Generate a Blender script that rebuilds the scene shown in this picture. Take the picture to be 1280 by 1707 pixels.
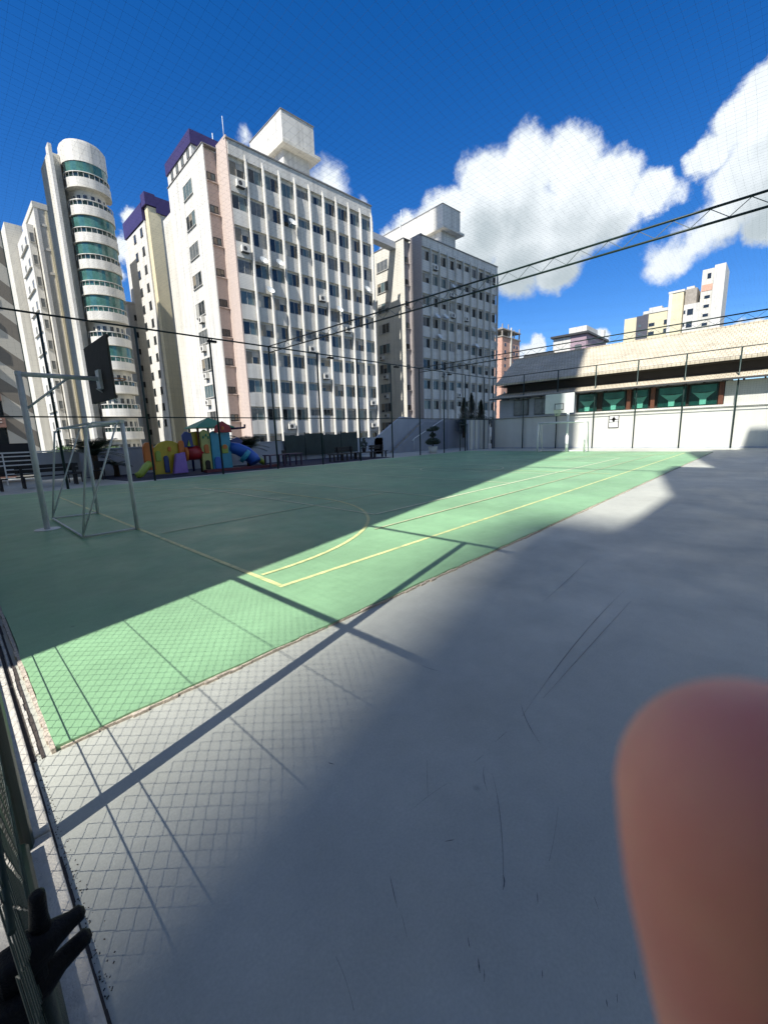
import bpy, math, random
from mathutils import Vector, Matrix
random.seed(7)
for o in list(bpy.data.objects): bpy.data.objects.remove(o)
S = bpy.context.scene
COL = S.collection
PI = math.pi
rad = math.radians
# ------------------------------------------------------------------ camera
F_PX = 690.5; CAM_H = 1.65
yaw, pitch, roll = rad(43.62), rad(10.66), rad(-1.957)
fw = Vector((math.cos(yaw)*math.cos(pitch), math.sin(yaw)*math.cos(pitch), -math.sin(pitch)))
rt = Vector((math.sin(yaw), -math.cos(yaw), 0)); up = rt.cross(fw)
rt, up = rt*math.cos(roll)+up*math.sin(roll), -rt*math.sin(roll)+up*math.cos(roll)
CAM = Vector((0, 0, CAM_H))
cam = bpy.data.cameras.new('camera'); camo = bpy.data.objects.new('camera', cam); COL.objects.link(camo)
camo.matrix_world = Matrix(((rt.x, up.x, -fw.x, CAM.x), (rt.y, up.y, -fw.y, CAM.y), (rt.z, up.z, -fw.z, CAM.z), (0, 0, 0, 1)))
cam.sensor_fit = 'HORIZONTAL'; cam.sensor_width = 36; cam.lens = F_PX/1280*36
cam.clip_start = 0.004; cam.clip_end = 6000
cam.dof.use_dof = True; cam.dof.focus_distance = 9.0; cam.dof.aperture_fstop = 20.0
S.camera = camo
def pray(x, y): return fw + rt*((x-640)/F_PX) - up*((y-853.5)/F_PX)
# ------------------------------------------------------------------ light
AZ = rad(12.8); EL = rad(49.8)
sdir = Vector((-math.cos(AZ)*math.cos(EL), -math.sin(AZ)*math.cos(EL), math.sin(EL)))
sun = bpy.data.lights.new('sun', 'SUN'); suno = bpy.data.objects.new('sun', sun); COL.objects.link(suno)
sun.energy = 5.0; sun.angle = rad(0.53); sun.color = (1.0, 0.965, 0.91)
suno.rotation_euler = sdir.to_track_quat('Z', 'Y').to_euler(); suno.location = (0, 0, 60)
S.view_settings.view_transform = 'Standard'; S.view_settings.look = 'None'
S.view_settings.gamma = 1; S.view_settings.exposure = 0.68; S.view_settings.use_curve_mapping = False
S.render.engine = 'CYCLES'
S.cycles.max_bounces = 6; S.cycles.transparent_max_bounces = 12
W = bpy.data.worlds.new('World'); S.world = W; W.use_nodes = True
nt = W.node_tree; nt.nodes.clear()
def N(t, **k):
    n = nt.nodes.new(t)
    for a, b in k.items(): setattr(n, a, b)
    return n
def L(a, b): nt.links.new(a, b)
def M_(op, a, b=None, c=None, clamp=False):
    n = N('ShaderNodeMath', operation=op, use_clamp=clamp)
    for i, v in enumerate((a, b, c)):
        if v is None: continue
        if isinstance(v, (int, float)): n.inputs[i].default_value = v
        else: L(v, n.inputs[i])
    return n.outputs[0]
sky = N('ShaderNodeTexSky', sky_type='NISHITA', sun_disc=False)
sky.sun_elevation = EL; sky.sun_rotation = math.atan2(sdir.x, sdir.y)
sky.air_density = 1.0; sky.dust_density = 0.2; sky.ozone_density = 3.5; sky.altitude = 900
hs = N('ShaderNodeHueSaturation'); hs.inputs['Hue'].default_value = 0.511; hs.inputs['Saturation'].default_value = 1.36; hs.inputs['Value'].default_value = 1.02
L(sky.outputs[0], hs.inputs['Color'])
tc = N('ShaderNodeTexCoord')
def vm(op, a, b=None, s=None):
    n = N('ShaderNodeVectorMath', operation=op)
    for i, v in enumerate((a, b)):
        if v is None: continue
        if isinstance(v, (tuple, Vector)): n.inputs[i].default_value = v
        else: L(v, n.inputs[i])
    if s is not None: n.inputs['Scale'].default_value = s
    return n
d0 = vm('NORMALIZE', tc.outputs['Generated']).outputs[0]
def noise(vec, scale, detail=6, rough=.55):
    n = N('ShaderNodeTexNoise'); n.inputs['Scale'].default_value = scale
    n.inputs['Detail'].default_value = detail; n.inputs['Roughness'].default_value = rough
    L(vec, n.inputs['Vector']); return n
n1 = noise(d0, 7, 7, .6); n2 = noise(d0, 26, 8, .65)
w1 = vm('SCALE', vm('SUBTRACT', n1.outputs['Color'], (.5, .5, .5)).outputs[0], s=.085).outputs[0]
w2 = vm('SCALE', vm('SUBTRACT', n2.outputs['Color'], (.5, .5, .5)).outputs[0], s=.042).outputs[0]
dw = vm('ADD', vm('ADD', d0, w1).outputs[0], w2).outputs[0]
# cloud puffs: direction (given through the view axes of the photograph) and radius
PUFF = [(805,290,62,1),(870,275,66,1),(950,262,62,1),(1010,290,58,1),(1078,300,42,1),(740,345,52,1),(690,372,48,1),(655,388,34,.95),(790,365,75,1),(870,365,85,1),(950,350,80,1),(1020,345,50,1),
        (860,428,62,1),(930,425,50,.9),(775,418,62,1),(700,415,40,.9),
        (1275,140,55,1),(1225,190,55,1),(1180,245,45,1),(1290,240,90,1),(1230,300,60,1),(1290,330,60,1),(1190,350,55,.75),(1110,410,48,.75),(1150,385,45,.7),(1120,300,30,.5),(1400,180,120,1),(1500,300,130,1),
        (405,212,26,.4),(455,215,24,.36),(545,285,40,.52),(595,320,22,.4),(205,350,22,.7),(205,400,30,.7),(200,440,18,.4),(75,470,16,.42),
        (893,560,22,1),(880,585,30,1),(915,590,24,.8),(1000,552,20,.9),(975,560,16,.9),(1255,538,30,1),(1215,545,24,.9),(1290,545,30,.9),(1010,590,26,.8),
        (1700,500,90,1),(-250,300,70,1),(-500,500,120,1),(2300,200,160,1)]
# unseen cumulus added round the rest of the sky for neutral fill light: azimuth, elevation, radius
FILL_PUFF = [(-25,38,.26),(-48,52,.2),(-75,34,.3),(-100,58,.2),(-130,30,.26),(-160,48,.22),(160,28,.22),(135,55,.24),(112,32,.26),(98,60,.18),(20,74,.16),(-40,18,.2),(-110,14,.22),(125,12,.2)]
def field(vec):
    acc = None
    for (x, y, r, s) in PUFF:
        d = pray(x, y+16); k = d.length; d = d.normalized()
        ra = r/F_PX/k*1.08
        dist = vm('DISTANCE', vec, tuple(d)).outputs['Value']
        v = M_('MULTIPLY_ADD', dist, -s/ra, s, clamp=True)
        acc = v if acc is None else M_('SMOOTH_MAX', acc, v, .12)
    for az, el, ra in FILL_PUFF:
        d = (math.cos(rad(az))*math.cos(rad(el)), math.sin(rad(az))*math.cos(rad(el)), math.sin(rad(el)))
        v = M_('MULTIPLY_ADD', vm('DISTANCE', vec, d).outputs['Value'], -1/ra, 1, clamp=True)
        acc = M_('SMOOTH_MAX', acc, v, .12)
    return acc
fld = field(dw)
above = field(vm('ADD', dw, (0.0, 0.0, 0.085)).outputs[0])
fine = noise(d0, 60, 6, .7)
fsum = M_('ADD', fld, M_('MULTIPLY_ADD', fine.outputs['Fac'], .15, -.075))
mr = N('ShaderNodeMapRange', interpolation_type='SMOOTHSTEP'); mr.inputs[1].default_value = .12; mr.inputs[2].default_value = .46
L(fsum, mr.inputs[0])
sh = N('ShaderNodeMapRange'); sh.inputs[1].default_value = .02; sh.inputs[2].default_value = .62
L(M_('ADD', above, M_('MULTIPLY_ADD', n2.outputs['Fac'], .5, -.25)), sh.inputs[0])
cr = N('ShaderNodeValToRGB'); L(sh.outputs[0], cr.inputs[0])
cr.color_ramp.elements[0].color = (6.2, 6.6, 6.9, 1); cr.color_ramp.elements[1].color = (3.3, 3.8, 4.1, 1)
mx = N('ShaderNodeMix', data_type='RGBA'); L(mr.outputs[0], mx.inputs[0]); L(hs.outputs[0], mx.inputs[6]); L(cr.outputs[0], mx.inputs[7])
bg = N('ShaderNodeBackground'); bg.inputs[1].default_value = .105; L(mx.outputs[2], bg.inputs[0])
wo = N('ShaderNodeOutputWorld'); L(bg.outputs[0], wo.inputs[0])
# ------------------------------------------------------------------ materials
MATS = {}
def mat(name, col, rough=.6, var=.0, vs=3.0, bump=0.0, bs=60., metal=0., spec=.5, dark=None, streak=0., trans=0., sss=0., fn=None):
    if name in MATS: return MATS[name]
    m = bpy.data.materials.new(name); m.use_nodes = True; t = m.node_tree; b = t.nodes['Principled BSDF']
    b.inputs['Base Color'].default_value = (*col, 1); b.inputs['Roughness'].default_value = rough
    b.inputs['Metallic'].default_value = metal; b.inputs['Specular IOR Level'].default_value = spec
    tcn = t.nodes.new('ShaderNodeTexCoord'); vec = tcn.outputs['Object']
    if var or streak:
        nz = t.nodes.new('ShaderNodeTexNoise'); nz.inputs['Scale'].default_value = vs; nz.inputs['Detail'].default_value = 8
        nz.inputs['Roughness'].default_value = .62; t.links.new(vec, nz.inputs['Vector'])
        mr_ = t.nodes.new('ShaderNodeMapRange'); mr_.inputs[1].default_value = .3; mr_.inputs[2].default_value = .7
        t.links.new(nz.outputs['Fac'], mr_.inputs[0])
        mix = t.nodes.new('ShaderNodeMix'); mix.data_type = 'RGBA'
        dk = dark or tuple(c*(1-var) for c in col)
        mix.inputs[6].default_value = (*dk, 1); mix.inputs[7].default_value = (*[min(1, c*(1+var*.4)) for c in col], 1)
        t.links.new(mr_.outputs[0], mix.inputs[0]); out = mix.outputs[2]
        if streak:
            mp = t.nodes.new('ShaderNodeMapping'); mp.inputs['Scale'].default_value = (2.2, 2.2, .09); t.links.new(vec, mp.inputs[0])
            n3 = t.nodes.new('ShaderNodeTexNoise'); n3.inputs['Scale'].default_value = 1.0; n3.inputs['Detail'].default_value = 6; t.links.new(mp.outputs[0], n3.inputs['Vector'])
            m3 = t.nodes.new('ShaderNodeMapRange'); m3.inputs[1].default_value = .45; m3.inputs[2].default_value = .75; m3.inputs[3].default_value = 1.; m3.inputs[4].default_value = 1-streak
            t.links.new(n3.outputs['Fac'], m3.inputs[0])
            mm = t.nodes.new('ShaderNodeMix'); mm.data_type = 'RGBA'; mm.blend_type = 'MULTIPLY'; mm.inputs[0].default_value = 1
            t.links.new(out, mm.inputs[6]); t.links.new(m3.outputs[0], mm.inputs[7]); out = mm.outputs[2]
        t.links.new(out, b.inputs['Base Color'])
    if bump:
        nb = t.nodes.new('ShaderNodeTexNoise'); nb.inputs['Scale'].default_value = bs; nb.inputs['Detail'].default_value = 5; t.links.new(vec, nb.inputs['Vector'])
        bp = t.nodes.new('ShaderNodeBump'); bp.inputs['Strength'].default_value = bump; bp.inputs['Distance'].default_value = .01
        t.links.new(nb.outputs['Fac'], bp.inputs['Height']); t.links.new(bp.outputs[0], b.inputs['Normal'])
    if trans: b.inputs['Transmission Weight'].default_value = trans
    if sss:
        b.inputs['Subsurface Weight'].default_value = sss; b.inputs['Subsurface Radius'].default_value = (1., .25, .12); b.inputs['Subsurface Scale'].default_value = .004
    if fn: fn(m, t, b, vec)
    MATS[name] = m; return m
def floor_fn(col, lo, hi, r0, r1):
    def f(m, t, b, vec):
        def nz(s, d=8, r=.6):
            n = t.nodes.new('ShaderNodeTexNoise'); n.inputs['Scale'].default_value = s; n.inputs['Detail'].default_value = d; n.inputs['Roughness'].default_value = r
            t.links.new(vec, n.inputs['Vector']); return n.outputs['Fac']
        def rng(x, a, c, d, e):
            n = t.nodes.new('ShaderNodeMapRange'); 
            for i, v in enumerate((a, c, d, e)): n.inputs[i+1].default_value = v
            t.links.new(x, n.inputs[0]); return n.outputs[0]
        def mul(a, c):
            n = t.nodes.new('ShaderNodeMath'); n.operation = 'MULTIPLY'; t.links.new(a, n.inputs[0]); t.links.new(c, n.inputs[1]); return n.outputs[0]
        k = mul(mul(rng(nz(.35), .3, .7, lo, hi), rng(nz(3.1, 10, .75), .25, .75, .86, 1.09)), rng(nz(90, 5, .7), .3, .7, .90, 1.07))
        # worn darker specks
        vo = t.nodes.new('ShaderNodeTexVoronoi'); vo.inputs['Scale'].default_value = 1.3; t.links.new(vec, vo.inputs['Vector'])
        k = mul(k, rng(vo.outputs['Distance'], .015, .035, .72, 1.))
        v = t.nodes.new('ShaderNodeVectorMath'); v.operation = 'SCALE'; v.inputs[0].default_value = col; t.links.new(k, v.inputs['Scale'])
        t.links.new(v.outputs[0], b.inputs['Base Color'])
        t.links.new(rng(nz(1.2, 8, .65), .3, .7, r0, r1), b.inputs['Roughness'])
        bp = t.nodes.new('ShaderNodeBump'); bp.inputs['Strength'].default_value = .18; bp.inputs['Distance'].default_value = .004
        t.links.new(nz(45, 6), bp.inputs['Height']); t.links.new(bp.outputs[0], b.inputs['Normal'])
    return f
GREY = mat('grey_floor_paint', (.42, .43, .46), fn=floor_fn((.465, .475, .415), .80, 1.12, .33, .58))
GREEN = mat('green_court_paint', (.2, .42, .22), fn=floor_fn((.245, .44, .24), .76, 1.12, .38, .62))
CONC = mat('coping_concrete', (.60, .57, .50), .85, var=.28, vs=14, bump=.5, bs=120)
PINK_EDGE = mat('pale_red_edge', (.56, .48, .39), .8, var=.5, vs=30, bump=.6, bs=80)
DIRT = mat('dark_grit', (.06, .05, .045), .9, var=.4, vs=60)
YEL = mat('yellow_line', (.66, .62, .26), .5, var=.5, vs=7, dark=(.36, .44, .22))
WLINE = mat('white_line', (.72, .72, .50), .5, var=.3, vs=7, dark=(.50, .56, .38))
REDL = mat('faded_red_line', (.56, .50, .32), .5, var=.3, vs=6, dark=(.34, .44, .26))
WHITE = mat('white_stucco', (.66, .64, .585), .8, var=.1, vs=.9, bump=.25, bs=25, streak=.3)
WHITE2 = mat('warm_white_stucco', (.63, .60, .52), .8, var=.1, vs=.7, bump=.25, bs=25, streak=.2)
CREAM = mat('cream_stucco', (.68, .60, .40), .8, var=.1, vs=.7, bump=.25, bs=25, streak=.12)
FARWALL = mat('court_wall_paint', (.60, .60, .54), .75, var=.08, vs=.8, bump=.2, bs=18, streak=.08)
GWALL = mat('grey_wall_and_shade', (.42, .44, .47), .75, var=.12, vs=.8, bump=.2, bs=18, streak=.1)
PINKT = mat('pink_tile', (.56, .46, .40), .6, var=.12, vs=4, bump=.2, bs=8, streak=.08)
PURPLE = mat('purple_fascia', (.035, .022, .11), .5, var=.15, vs=1)
ROOFGREY = mat('roof_capping', (.22, .21, .20), .7, var=.2, vs=2)
GL_D = mat('dark_glass', (.02, .025, .028), .08, var=.3, vs=1, spec=.7)
GL_M = mat('curtained_glass', (.14, .15, .15), .25, var=.4, vs=3, spec=.6)
GL_B = mat('bluish_glass', (.10, .15, .16), .12, var=.3, vs=2, spec=.7)
GL_G = mat('green_glass', (.03, .16, .13), .1, var=.35, vs=1.2, spec=.8)
FRAME = mat('window_frame_aluminium', (.42, .41, .38), .45, var=.1, vs=3)
FRAME_D = mat('dark_window_frame', (.05, .05, .05), .5, var=.1, vs=3)
GPOST = mat('dark_green_steel', (.008, .028, .022), .4, var=.3, vs=20, bump=.2, bs=200)
NETM = mat('net_cord', (.02, .025, .03), .8, var=.2, vs=5)
WIRE = mat('green_coated_wire', (.008, .03, .02), .4, var=.2, vs=30)
GALV = mat('galvanised_white_paint', (.68, .70, .68), .45, var=.18, vs=6, bump=.1, bs=80)
WPAINT = mat('white_gloss_paint', (.78, .78, .75), .35, var=.08, vs=5)
BOARD_D = mat('weathered_board_back', (.05, .045, .04), .8, var=.3, vs=6)
BLACKM = mat('black_metal', (.003, .003, .0035), .55, var=.3, vs=30, bump=.3, bs=260, spec=.25)
BLACKP = mat('black_print', (.02, .02, .02), .6, var=.1, vs=5)
BROWN = mat('brown_wood', (.13, .045, .02), .55, var=.3, vs=6)
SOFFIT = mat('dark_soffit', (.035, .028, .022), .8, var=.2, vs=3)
LEAF = mat('dark_leaf', (.03, .06, .025), .5, var=.5, vs=8)
LEAF2 = mat('mid_leaf', (.06, .11, .035), .5, var=.5, vs=3)
BARK = mat('bark', (.08, .055, .035), .9, var=.4, vs=12, bump=.5, bs=30)
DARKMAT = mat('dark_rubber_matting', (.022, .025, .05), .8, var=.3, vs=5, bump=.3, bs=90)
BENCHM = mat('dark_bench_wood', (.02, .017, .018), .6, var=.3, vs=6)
PURPB = mat('dark_purple_plastic', (.04, .018, .06), .5, var=.2, vs=5)
BRICK = mat('raw_red_brick', (.62, .36, .26), .85, var=.2, vs=1.2, streak=.1)
ASPH = mat('street_ground', (.07, .075, .065), .9, var=.5, vs=.05)
SKIN = mat('skin', (.88, .44, .32), .5, var=.3, vs=75, bump=.1, bs=1500, spec=.15, dark=(.86, .34, .28), sss=.35)
NAIL = mat('fingernail', (.7, .45, .38), .3, var=.05, vs=200)
P_YEL = mat('yellow_plastic', (.55, .40, .02), .4, var=.15, vs=3); P_RED = mat('red_plastic', (.36, .02, .025), .4, var=.15, vs=3)
P_BLUE = mat('blue_plastic', (.02, .12, .50), .35, var=.15, vs=3); P_LBL = mat('light_blue_plastic', (.03, .30, .45), .35, var=.15, vs=3)
P_GRN = mat('green_plastic', (.02, .22, .12), .45, var=.15, vs=3); P_LGR = mat('lime_plastic', (.32, .42, .06), .4, var=.15, vs=3)
P_PUR = mat('purple_plastic', (.28, .16, .55), .4, var=.12, vs=3); P_ORG = mat('orange_plastic', (.6, .16, .02), .4, var=.15, vs=3)
P_CRM = mat('pale_yellow_plastic', (.45, .45, .14), .4, var=.15, vs=3); P_DBL = mat('navy_plastic', (.01, .03, .18), .35, var=.15, vs=3)
def tile_fn(m, t, b, vec):
    mp = t.nodes.new('ShaderNodeMapping'); mp.inputs['Rotation'].default_value = (0, 0, PI/2); t.links.new(vec, mp.inputs[0])
    br = t.nodes.new('ShaderNodeTexBrick'); t.links.new(mp.outputs[0], br.inputs['Vector'])
    br.inputs['Color1'].default_value = (.57, .51, .39, 1); br.inputs['Color2'].default_value = (.52, .46, .345, 1); br.inputs['Mortar'].default_value = (.34, .29, .21, 1)
    br.inputs['Scale'].default_value = 1; br.inputs['Brick Width'].default_value = .26; br.inputs['Row Height'].default_value = .36; br.inputs['Mortar Size'].default_value = .022
    nz = t.nodes.new('ShaderNodeTexNoise'); nz.inputs['Scale'].default_value = .8; nz.inputs['Detail'].default_value = 8; t.links.new(vec, nz.inputs['Vector'])
    mr_ = t.nodes.new('ShaderNodeMapRange'); mr_.inputs[1].default_value = .3; mr_.inputs[2].default_value = .7; mr_.inputs[3].default_value = .8; mr_.inputs[4].default_value = 1.1
    t.links.new(nz.outputs['Fac'], mr_.inputs[0])
    mm = t.nodes.new('ShaderNodeMix'); mm.data_type = 'RGBA'; mm.blend_type = 'MULTIPLY'; mm.inputs[0].default_value = 1
    t.links.new(br.outputs['Color'], mm.inputs[6]); t.links.new(mr_.outputs[0], mm.inputs[7]); t.links.new(mm.outputs[2], b.inputs['Base Color'])
    bp = t.nodes.new('ShaderNodeBump'); bp.inputs['Strength'].default_value = .5; bp.inputs['Distance'].default_value = .02
    t.links.new(br.outputs['Fac'], bp.inputs['Height']); bp.invert = True; t.links.new(bp.outputs[0], b.inputs['Normal'])
TILE = mat('cream_roof_tiles', (.6, .53, .4), .8, fn=tile_fn)
def stripe_fn(m, t, b, vec):
    sx = t.nodes.new('ShaderNodeSeparateXYZ'); t.links.new(vec, sx.inputs[0])
    a = t.nodes.new('ShaderNodeMath'); a.operation = 'MULTIPLY_ADD'; a.inputs[1].default_value = .85; t.links.new(sx.outputs[0], a.inputs[0]); t.links.new(sx.outputs[2], a.inputs[2])
    f = t.nodes.new('ShaderNodeMath'); f.operation = 'MODULO'; t.links.new(a.outputs[0], f.inputs[0]); f.inputs[1].default_value = 3.7
    g = t.nodes.new('ShaderNodeMath'); g.operation = 'GREATER_THAN'; g.inputs[1].default_value = 1.8; t.links.new(f.outputs[0], g.inputs[0])
    mx_ = t.nodes.new('ShaderNodeMix'); mx_.data_type = 'RGBA'; mx_.inputs[6].default_value = (.17, .15, .12, 1); mx_.inputs[7].default_value = (.46, .43, .36, 1)
    t.links.new(g.outputs[0], mx_.inputs[0]); t.links.new(mx_.outputs[2], b.inputs['Base Color'])
STRIPE = mat('diagonal_striped_cladding', (.4, .4, .35), .7, fn=stripe_fn)
# ------------------------------------------------------------------ mesh helpers
class MB:
    def __init__(s): s.v = []; s.f = []; s.m = []; s.sm = []
    def quad(s, a, b, c, d, m=0):
        i = len(s.v); s.v += [tuple(a), tuple(b), tuple(c), tuple(d)]; s.f.append((i, i+1, i+2, i+3)); s.m.append(m); s.sm.append(False); return s
    def box(s, x0, x1, y0, y1, z0, z1, m=0):
        i = len(s.v)
        s.v += [(x0,y0,z0),(x1,y0,z0),(x1,y1,z0),(x0,y1,z0),(x0,y0,z1),(x1,y0,z1),(x1,y1,z1),(x0,y1,z1)]
        for q in ((0,3,2,1),(4,5,6,7),(0,1,5,4),(1,2,6,5),(2,3,7,6),(3,0,4,7)): s.f.append(tuple(i+k for k in q)); s.m.append(m); s.sm.append(False)
        return s
    def prism(s, pts, z0, z1, m=0, ax='z'):
        n = len(pts); i = len(s.v)
        def P(p, h): return (p[0], p[1], h) if ax == 'z' else ((p[0], h, p[1]) if ax == 'y' else (h, p[0], p[1]))
        s.v += [P(p, z0) for p in pts]+[P(p, z1) for p in pts]
        s.f.append(tuple(i+k for k in reversed(range(n)))); s.f.append(tuple(i+n+k for k in range(n)))
        for k in range(n): s.f.append((i+k, i+(k+1) % n, i+n+(k+1) % n, i+n+k))
        s.m += [m]*(n+2); s.sm += [False]*(n+2); return s
    def tube(s, pts, r, n=8, m=0, cap=True, smooth=True):
        pts = [Vector(p) for p in pts]; base = len(s.v); rr = r if isinstance(r, (list, tuple)) else [r]*len(pts)
        pu = None
        for k, p in enumerate(pts):
            d = (pts[min(k+1, len(pts)-1)]-pts[max(k-1, 0)]).normalized()
            if pu is None: pu = Vector((0, 0, 1)) if abs(d.z) < .9 else Vector((1, 0, 0))
            u = (pu - d*pu.dot(d))
            u = u.normalized() if u.length > 1e-6 else d.orthogonal().normalized()
            w = d.cross(u); pu = u
            for j in range(n):
                a = 2*PI*j/n; q = p+(u*math.cos(a)+w*math.sin(a))*rr[k]; s.v.append(tuple(q))
        for k in range(len(pts)-1):
            for j in range(n):
                a = base+k*n+j; b = base+k*n+(j+1) % n
                s.f.append((a, b, b+n, a+n)); s.m.append(m); s.sm.append(smooth)
        if cap:
            s.f.append(tuple(base+j for j in reversed(range(n)))); s.f.append(tuple(base+(len(pts)-1)*n+j for j in range(n))); s.m += [m, m]; s.sm += [False, False]
        return s
    def bar(s, a, b, w, h=None, m=0):
        h = h or w; a = Vector(a); b = Vector(b); d = (b-a).normalized()
        u = Vector((0, 0, 1)); u = (u-d*u.dot(d)); u = u.normalized() if u.length > 1e-4 else Vector((1, 0, 0)); w_ = d.cross(u)
        i = len(s.v)
        for p in (a, b):
            for (e, g) in ((-1,-1),(1,-1),(1,1),(-1,1)): s.v.append(tuple(p+w_*(e*w/2)+u*(g*h/2)))
        for q in ((0,3,2,1),(4,5,6,7),(0,1,5,4),(1,2,6,5),(2,3,7,6),(3,0,4,7)): s.f.append(tuple(i+k for k in q)); s.m.append(m); s.sm.append(False)
        return s
    def mesh(s, name, mats):
        me = bpy.data.meshes.new(name); me.from_pydata(s.v, [], s.f)
        for mm in (mats if isinstance(mats, (list, tuple)) else [mats]): me.materials.append(mm)
        me.polygons.foreach_set('material_index', s.m); me.polygons.foreach_set('use_smooth', s.sm); me.update(); return me
    def build(s, name, mats, parent=None, kind=None):
        return obj(name, s.mesh(name, mats), parent, kind)
def obj(name, me, parent=None, kind=None, loc=None, rz=0):
    o = bpy.data.objects.new(name, me); COL.objects.link(o)
    if parent: o.parent = parent
    if kind: o['kind'] = kind
    if loc: o.location = loc
    if rz: o.rotation_euler.z = rz
    return o
def tag(o, label=None, cat=None, group=None, kind=None):
    if label: o['label'] = label
    if cat: o['category'] = cat
    if group: o['group'] = group
    if kind: o['kind'] = kind
    return o
def thing(name, label, cat, loc=(0, 0, 0), rz=0, group=None):
    o = bpy.data.objects.new(name, None); COL.objects.link(o); o.location = loc; o.rotation_euler.z = rz
    o.empty_display_size = .2
    return tag(o, label, cat, group)
def bevel(o, w=.01, seg=2):
    m = o.modifiers.new('bevel', 'BEVEL'); m.width = w; m.segments = seg; m.limit_method = 'ANGLE'; return o
def B(name, m, parent, *boxes, kind=None):
    mb = MB()
    for b in boxes: mb.box(*b)
    return mb.build(name, m, parent, kind)
# ------------------------------------------------------------------ ground and deck
MB().quad((-2500,-2500,-6),(2500,-2500,-6),(2500,2500,-6),(-2500,2500,-6)).build('ground', ASPH, kind='structure')
GX0, GX1, GY0, GY1 = .18, 30.3, 2.72, 19.05
MB().box(-12, 48, -16, 30, -6, -.4).build('deck_base', CONC, kind='structure')
MB().box(-.03, 48, -16, 30, -.399, 0).build('grey_floor', GREY, kind='structure')
MB().box(-12, -.56, -16, 30, -.399, 0).build('walkway', GREY, kind='structure')
def jag(a, b, n, amp): return [a+(b-a)*i/n for i in range(n+1)], [random.uniform(-amp, amp) for _ in range(n+1)]
# green slab with slightly uneven edges
xs, js = jag(GX0, GX1, 160, .012); ys, jy = jag(GY0, GY1, 90, .008)
pts = [(x, GY0+j) for x, j in zip(xs, js)] + [(GX1, y) for y in ys[1:-1]] + [(x, GY1) for x in reversed(xs)] + [(GX0+j, y) for y, j in reversed(list(zip(ys, jy))[1:-1])]
court = MB().prism(pts, .001, .03).build('sports_court', GREEN, kind='structure')
ZL = .034
def line(pts, w, m, name='court_line', closed=False):
    mb = MB(); P = [Vector((p[0], p[1], 0)) for p in pts]; n = len(P); L_, R_ = [], []
    for i, p in enumerate(P):
        d = (P[min(i+1, n-1)]-P[max(i-1, 0)]).normalized(); q = Vector((-d.y, d.x, 0))*w/2
        L_.append(p+q); R_.append(p-q)
    for i in range(n-1):
        a, b, c, d = [Vector((v.x, v.y, ZL+line.k)) for v in (R_[i], R_[i+1], L_[i+1], L_[i])]; mb.quad(a, b, c, d)
    line.k += .0006
    return mb.build(name, m, court)
line.k = 0
YS, YN = 3.85, 16.6; XS, XE = 2.36, 29.0; GC = 10.15
line([(XS-.03, YS), (XE+.03, YS)], .062, YEL); line([(XS, YN), (XE, YN)], .062, YEL)
line([(XS, 3.885), (XS, YN-.1)], .062, YEL); line([(XE, 3.885), (XE, YN-.1)], .062, YEL)
def dee(x0, sgn):
    r = 4.3; y0, y1 = 8.67, 11.63; a = [(x0+sgn*(r*math.sin(t)+.06), y0-r*math.cos(t)) for t in [i/24*PI/2 for i in range(25)]]
    b = [(x0+sgn*(r*math.sin(t)+.06), y1+r*math.cos(t)) for t in [PI/2-i/24*PI/2 for i in range(25)]]
    return a+b
line(dee(XS, 1), .062, YEL, 'penalty_area_line'); line(dee(XE, -1), .062, YEL, 'penalty_area_line')
VX0, VX1, VY0, VY1 = 5.92, 23.9, 5.9, 14.9
line([(VX0, VY0), (VX0, VY1)], .055, WLINE); line([(VX1, VY0), (VX1, VY1)], .05, WLINE); line([(VX0+.03, VY0), (VX1-.03, VY0)], .065, WLINE); line([(VX0+.05, VY1), (VX1-.05, VY1)], .05, WLINE)
for x in (11.9, 14.9, 17.9): line([(x, VY0+.05), (x, VY1-.05)], .05, WLINE)
line([(8.5, 6.1), (8.5, 14.7)], .05, WLINE); line([(21.3, 6.1), (21.3, 14.7)], .05, WLINE)
line([(4.95, 4.95), (26.5, 4.95)], .05, REDL, 'faded_court_line'); line([(4.95, 15.6), (26.5, 15.6)], .05, REDL, 'faded_court_line')
line([(15.7, 4.1), (15.7, 16.4)], .06, YEL)
for yy in (7.9, 12.5): line([(2.5, yy), (8.3, yy)], .04, REDL, 'faded_court_line'); line([(21.6, yy), (28.8, yy)], .04, REDL, 'faded_court_line')
circ = [(15.7+1.8*math.cos(2*PI*i/40), GC+1.8*math.sin(2*PI*i/40)) for i in range(41)]
line(circ, .05, WLINE)
# crumbling pale red edge strip along the slab
mb = MB(); n = 340
for i in range(n):
    x0 = .2+30*i/n; x1 = .2+30*(i+1)/n; w = random.uniform(.0, .016)*(1+.8*math.sin(i*.21))
    mb.box(x0, x1, GY0-.010-w, GY0+.004, .0, random.uniform(.014, .022))
mb.build('slab_edging', PINK_EDGE, court)
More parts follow.
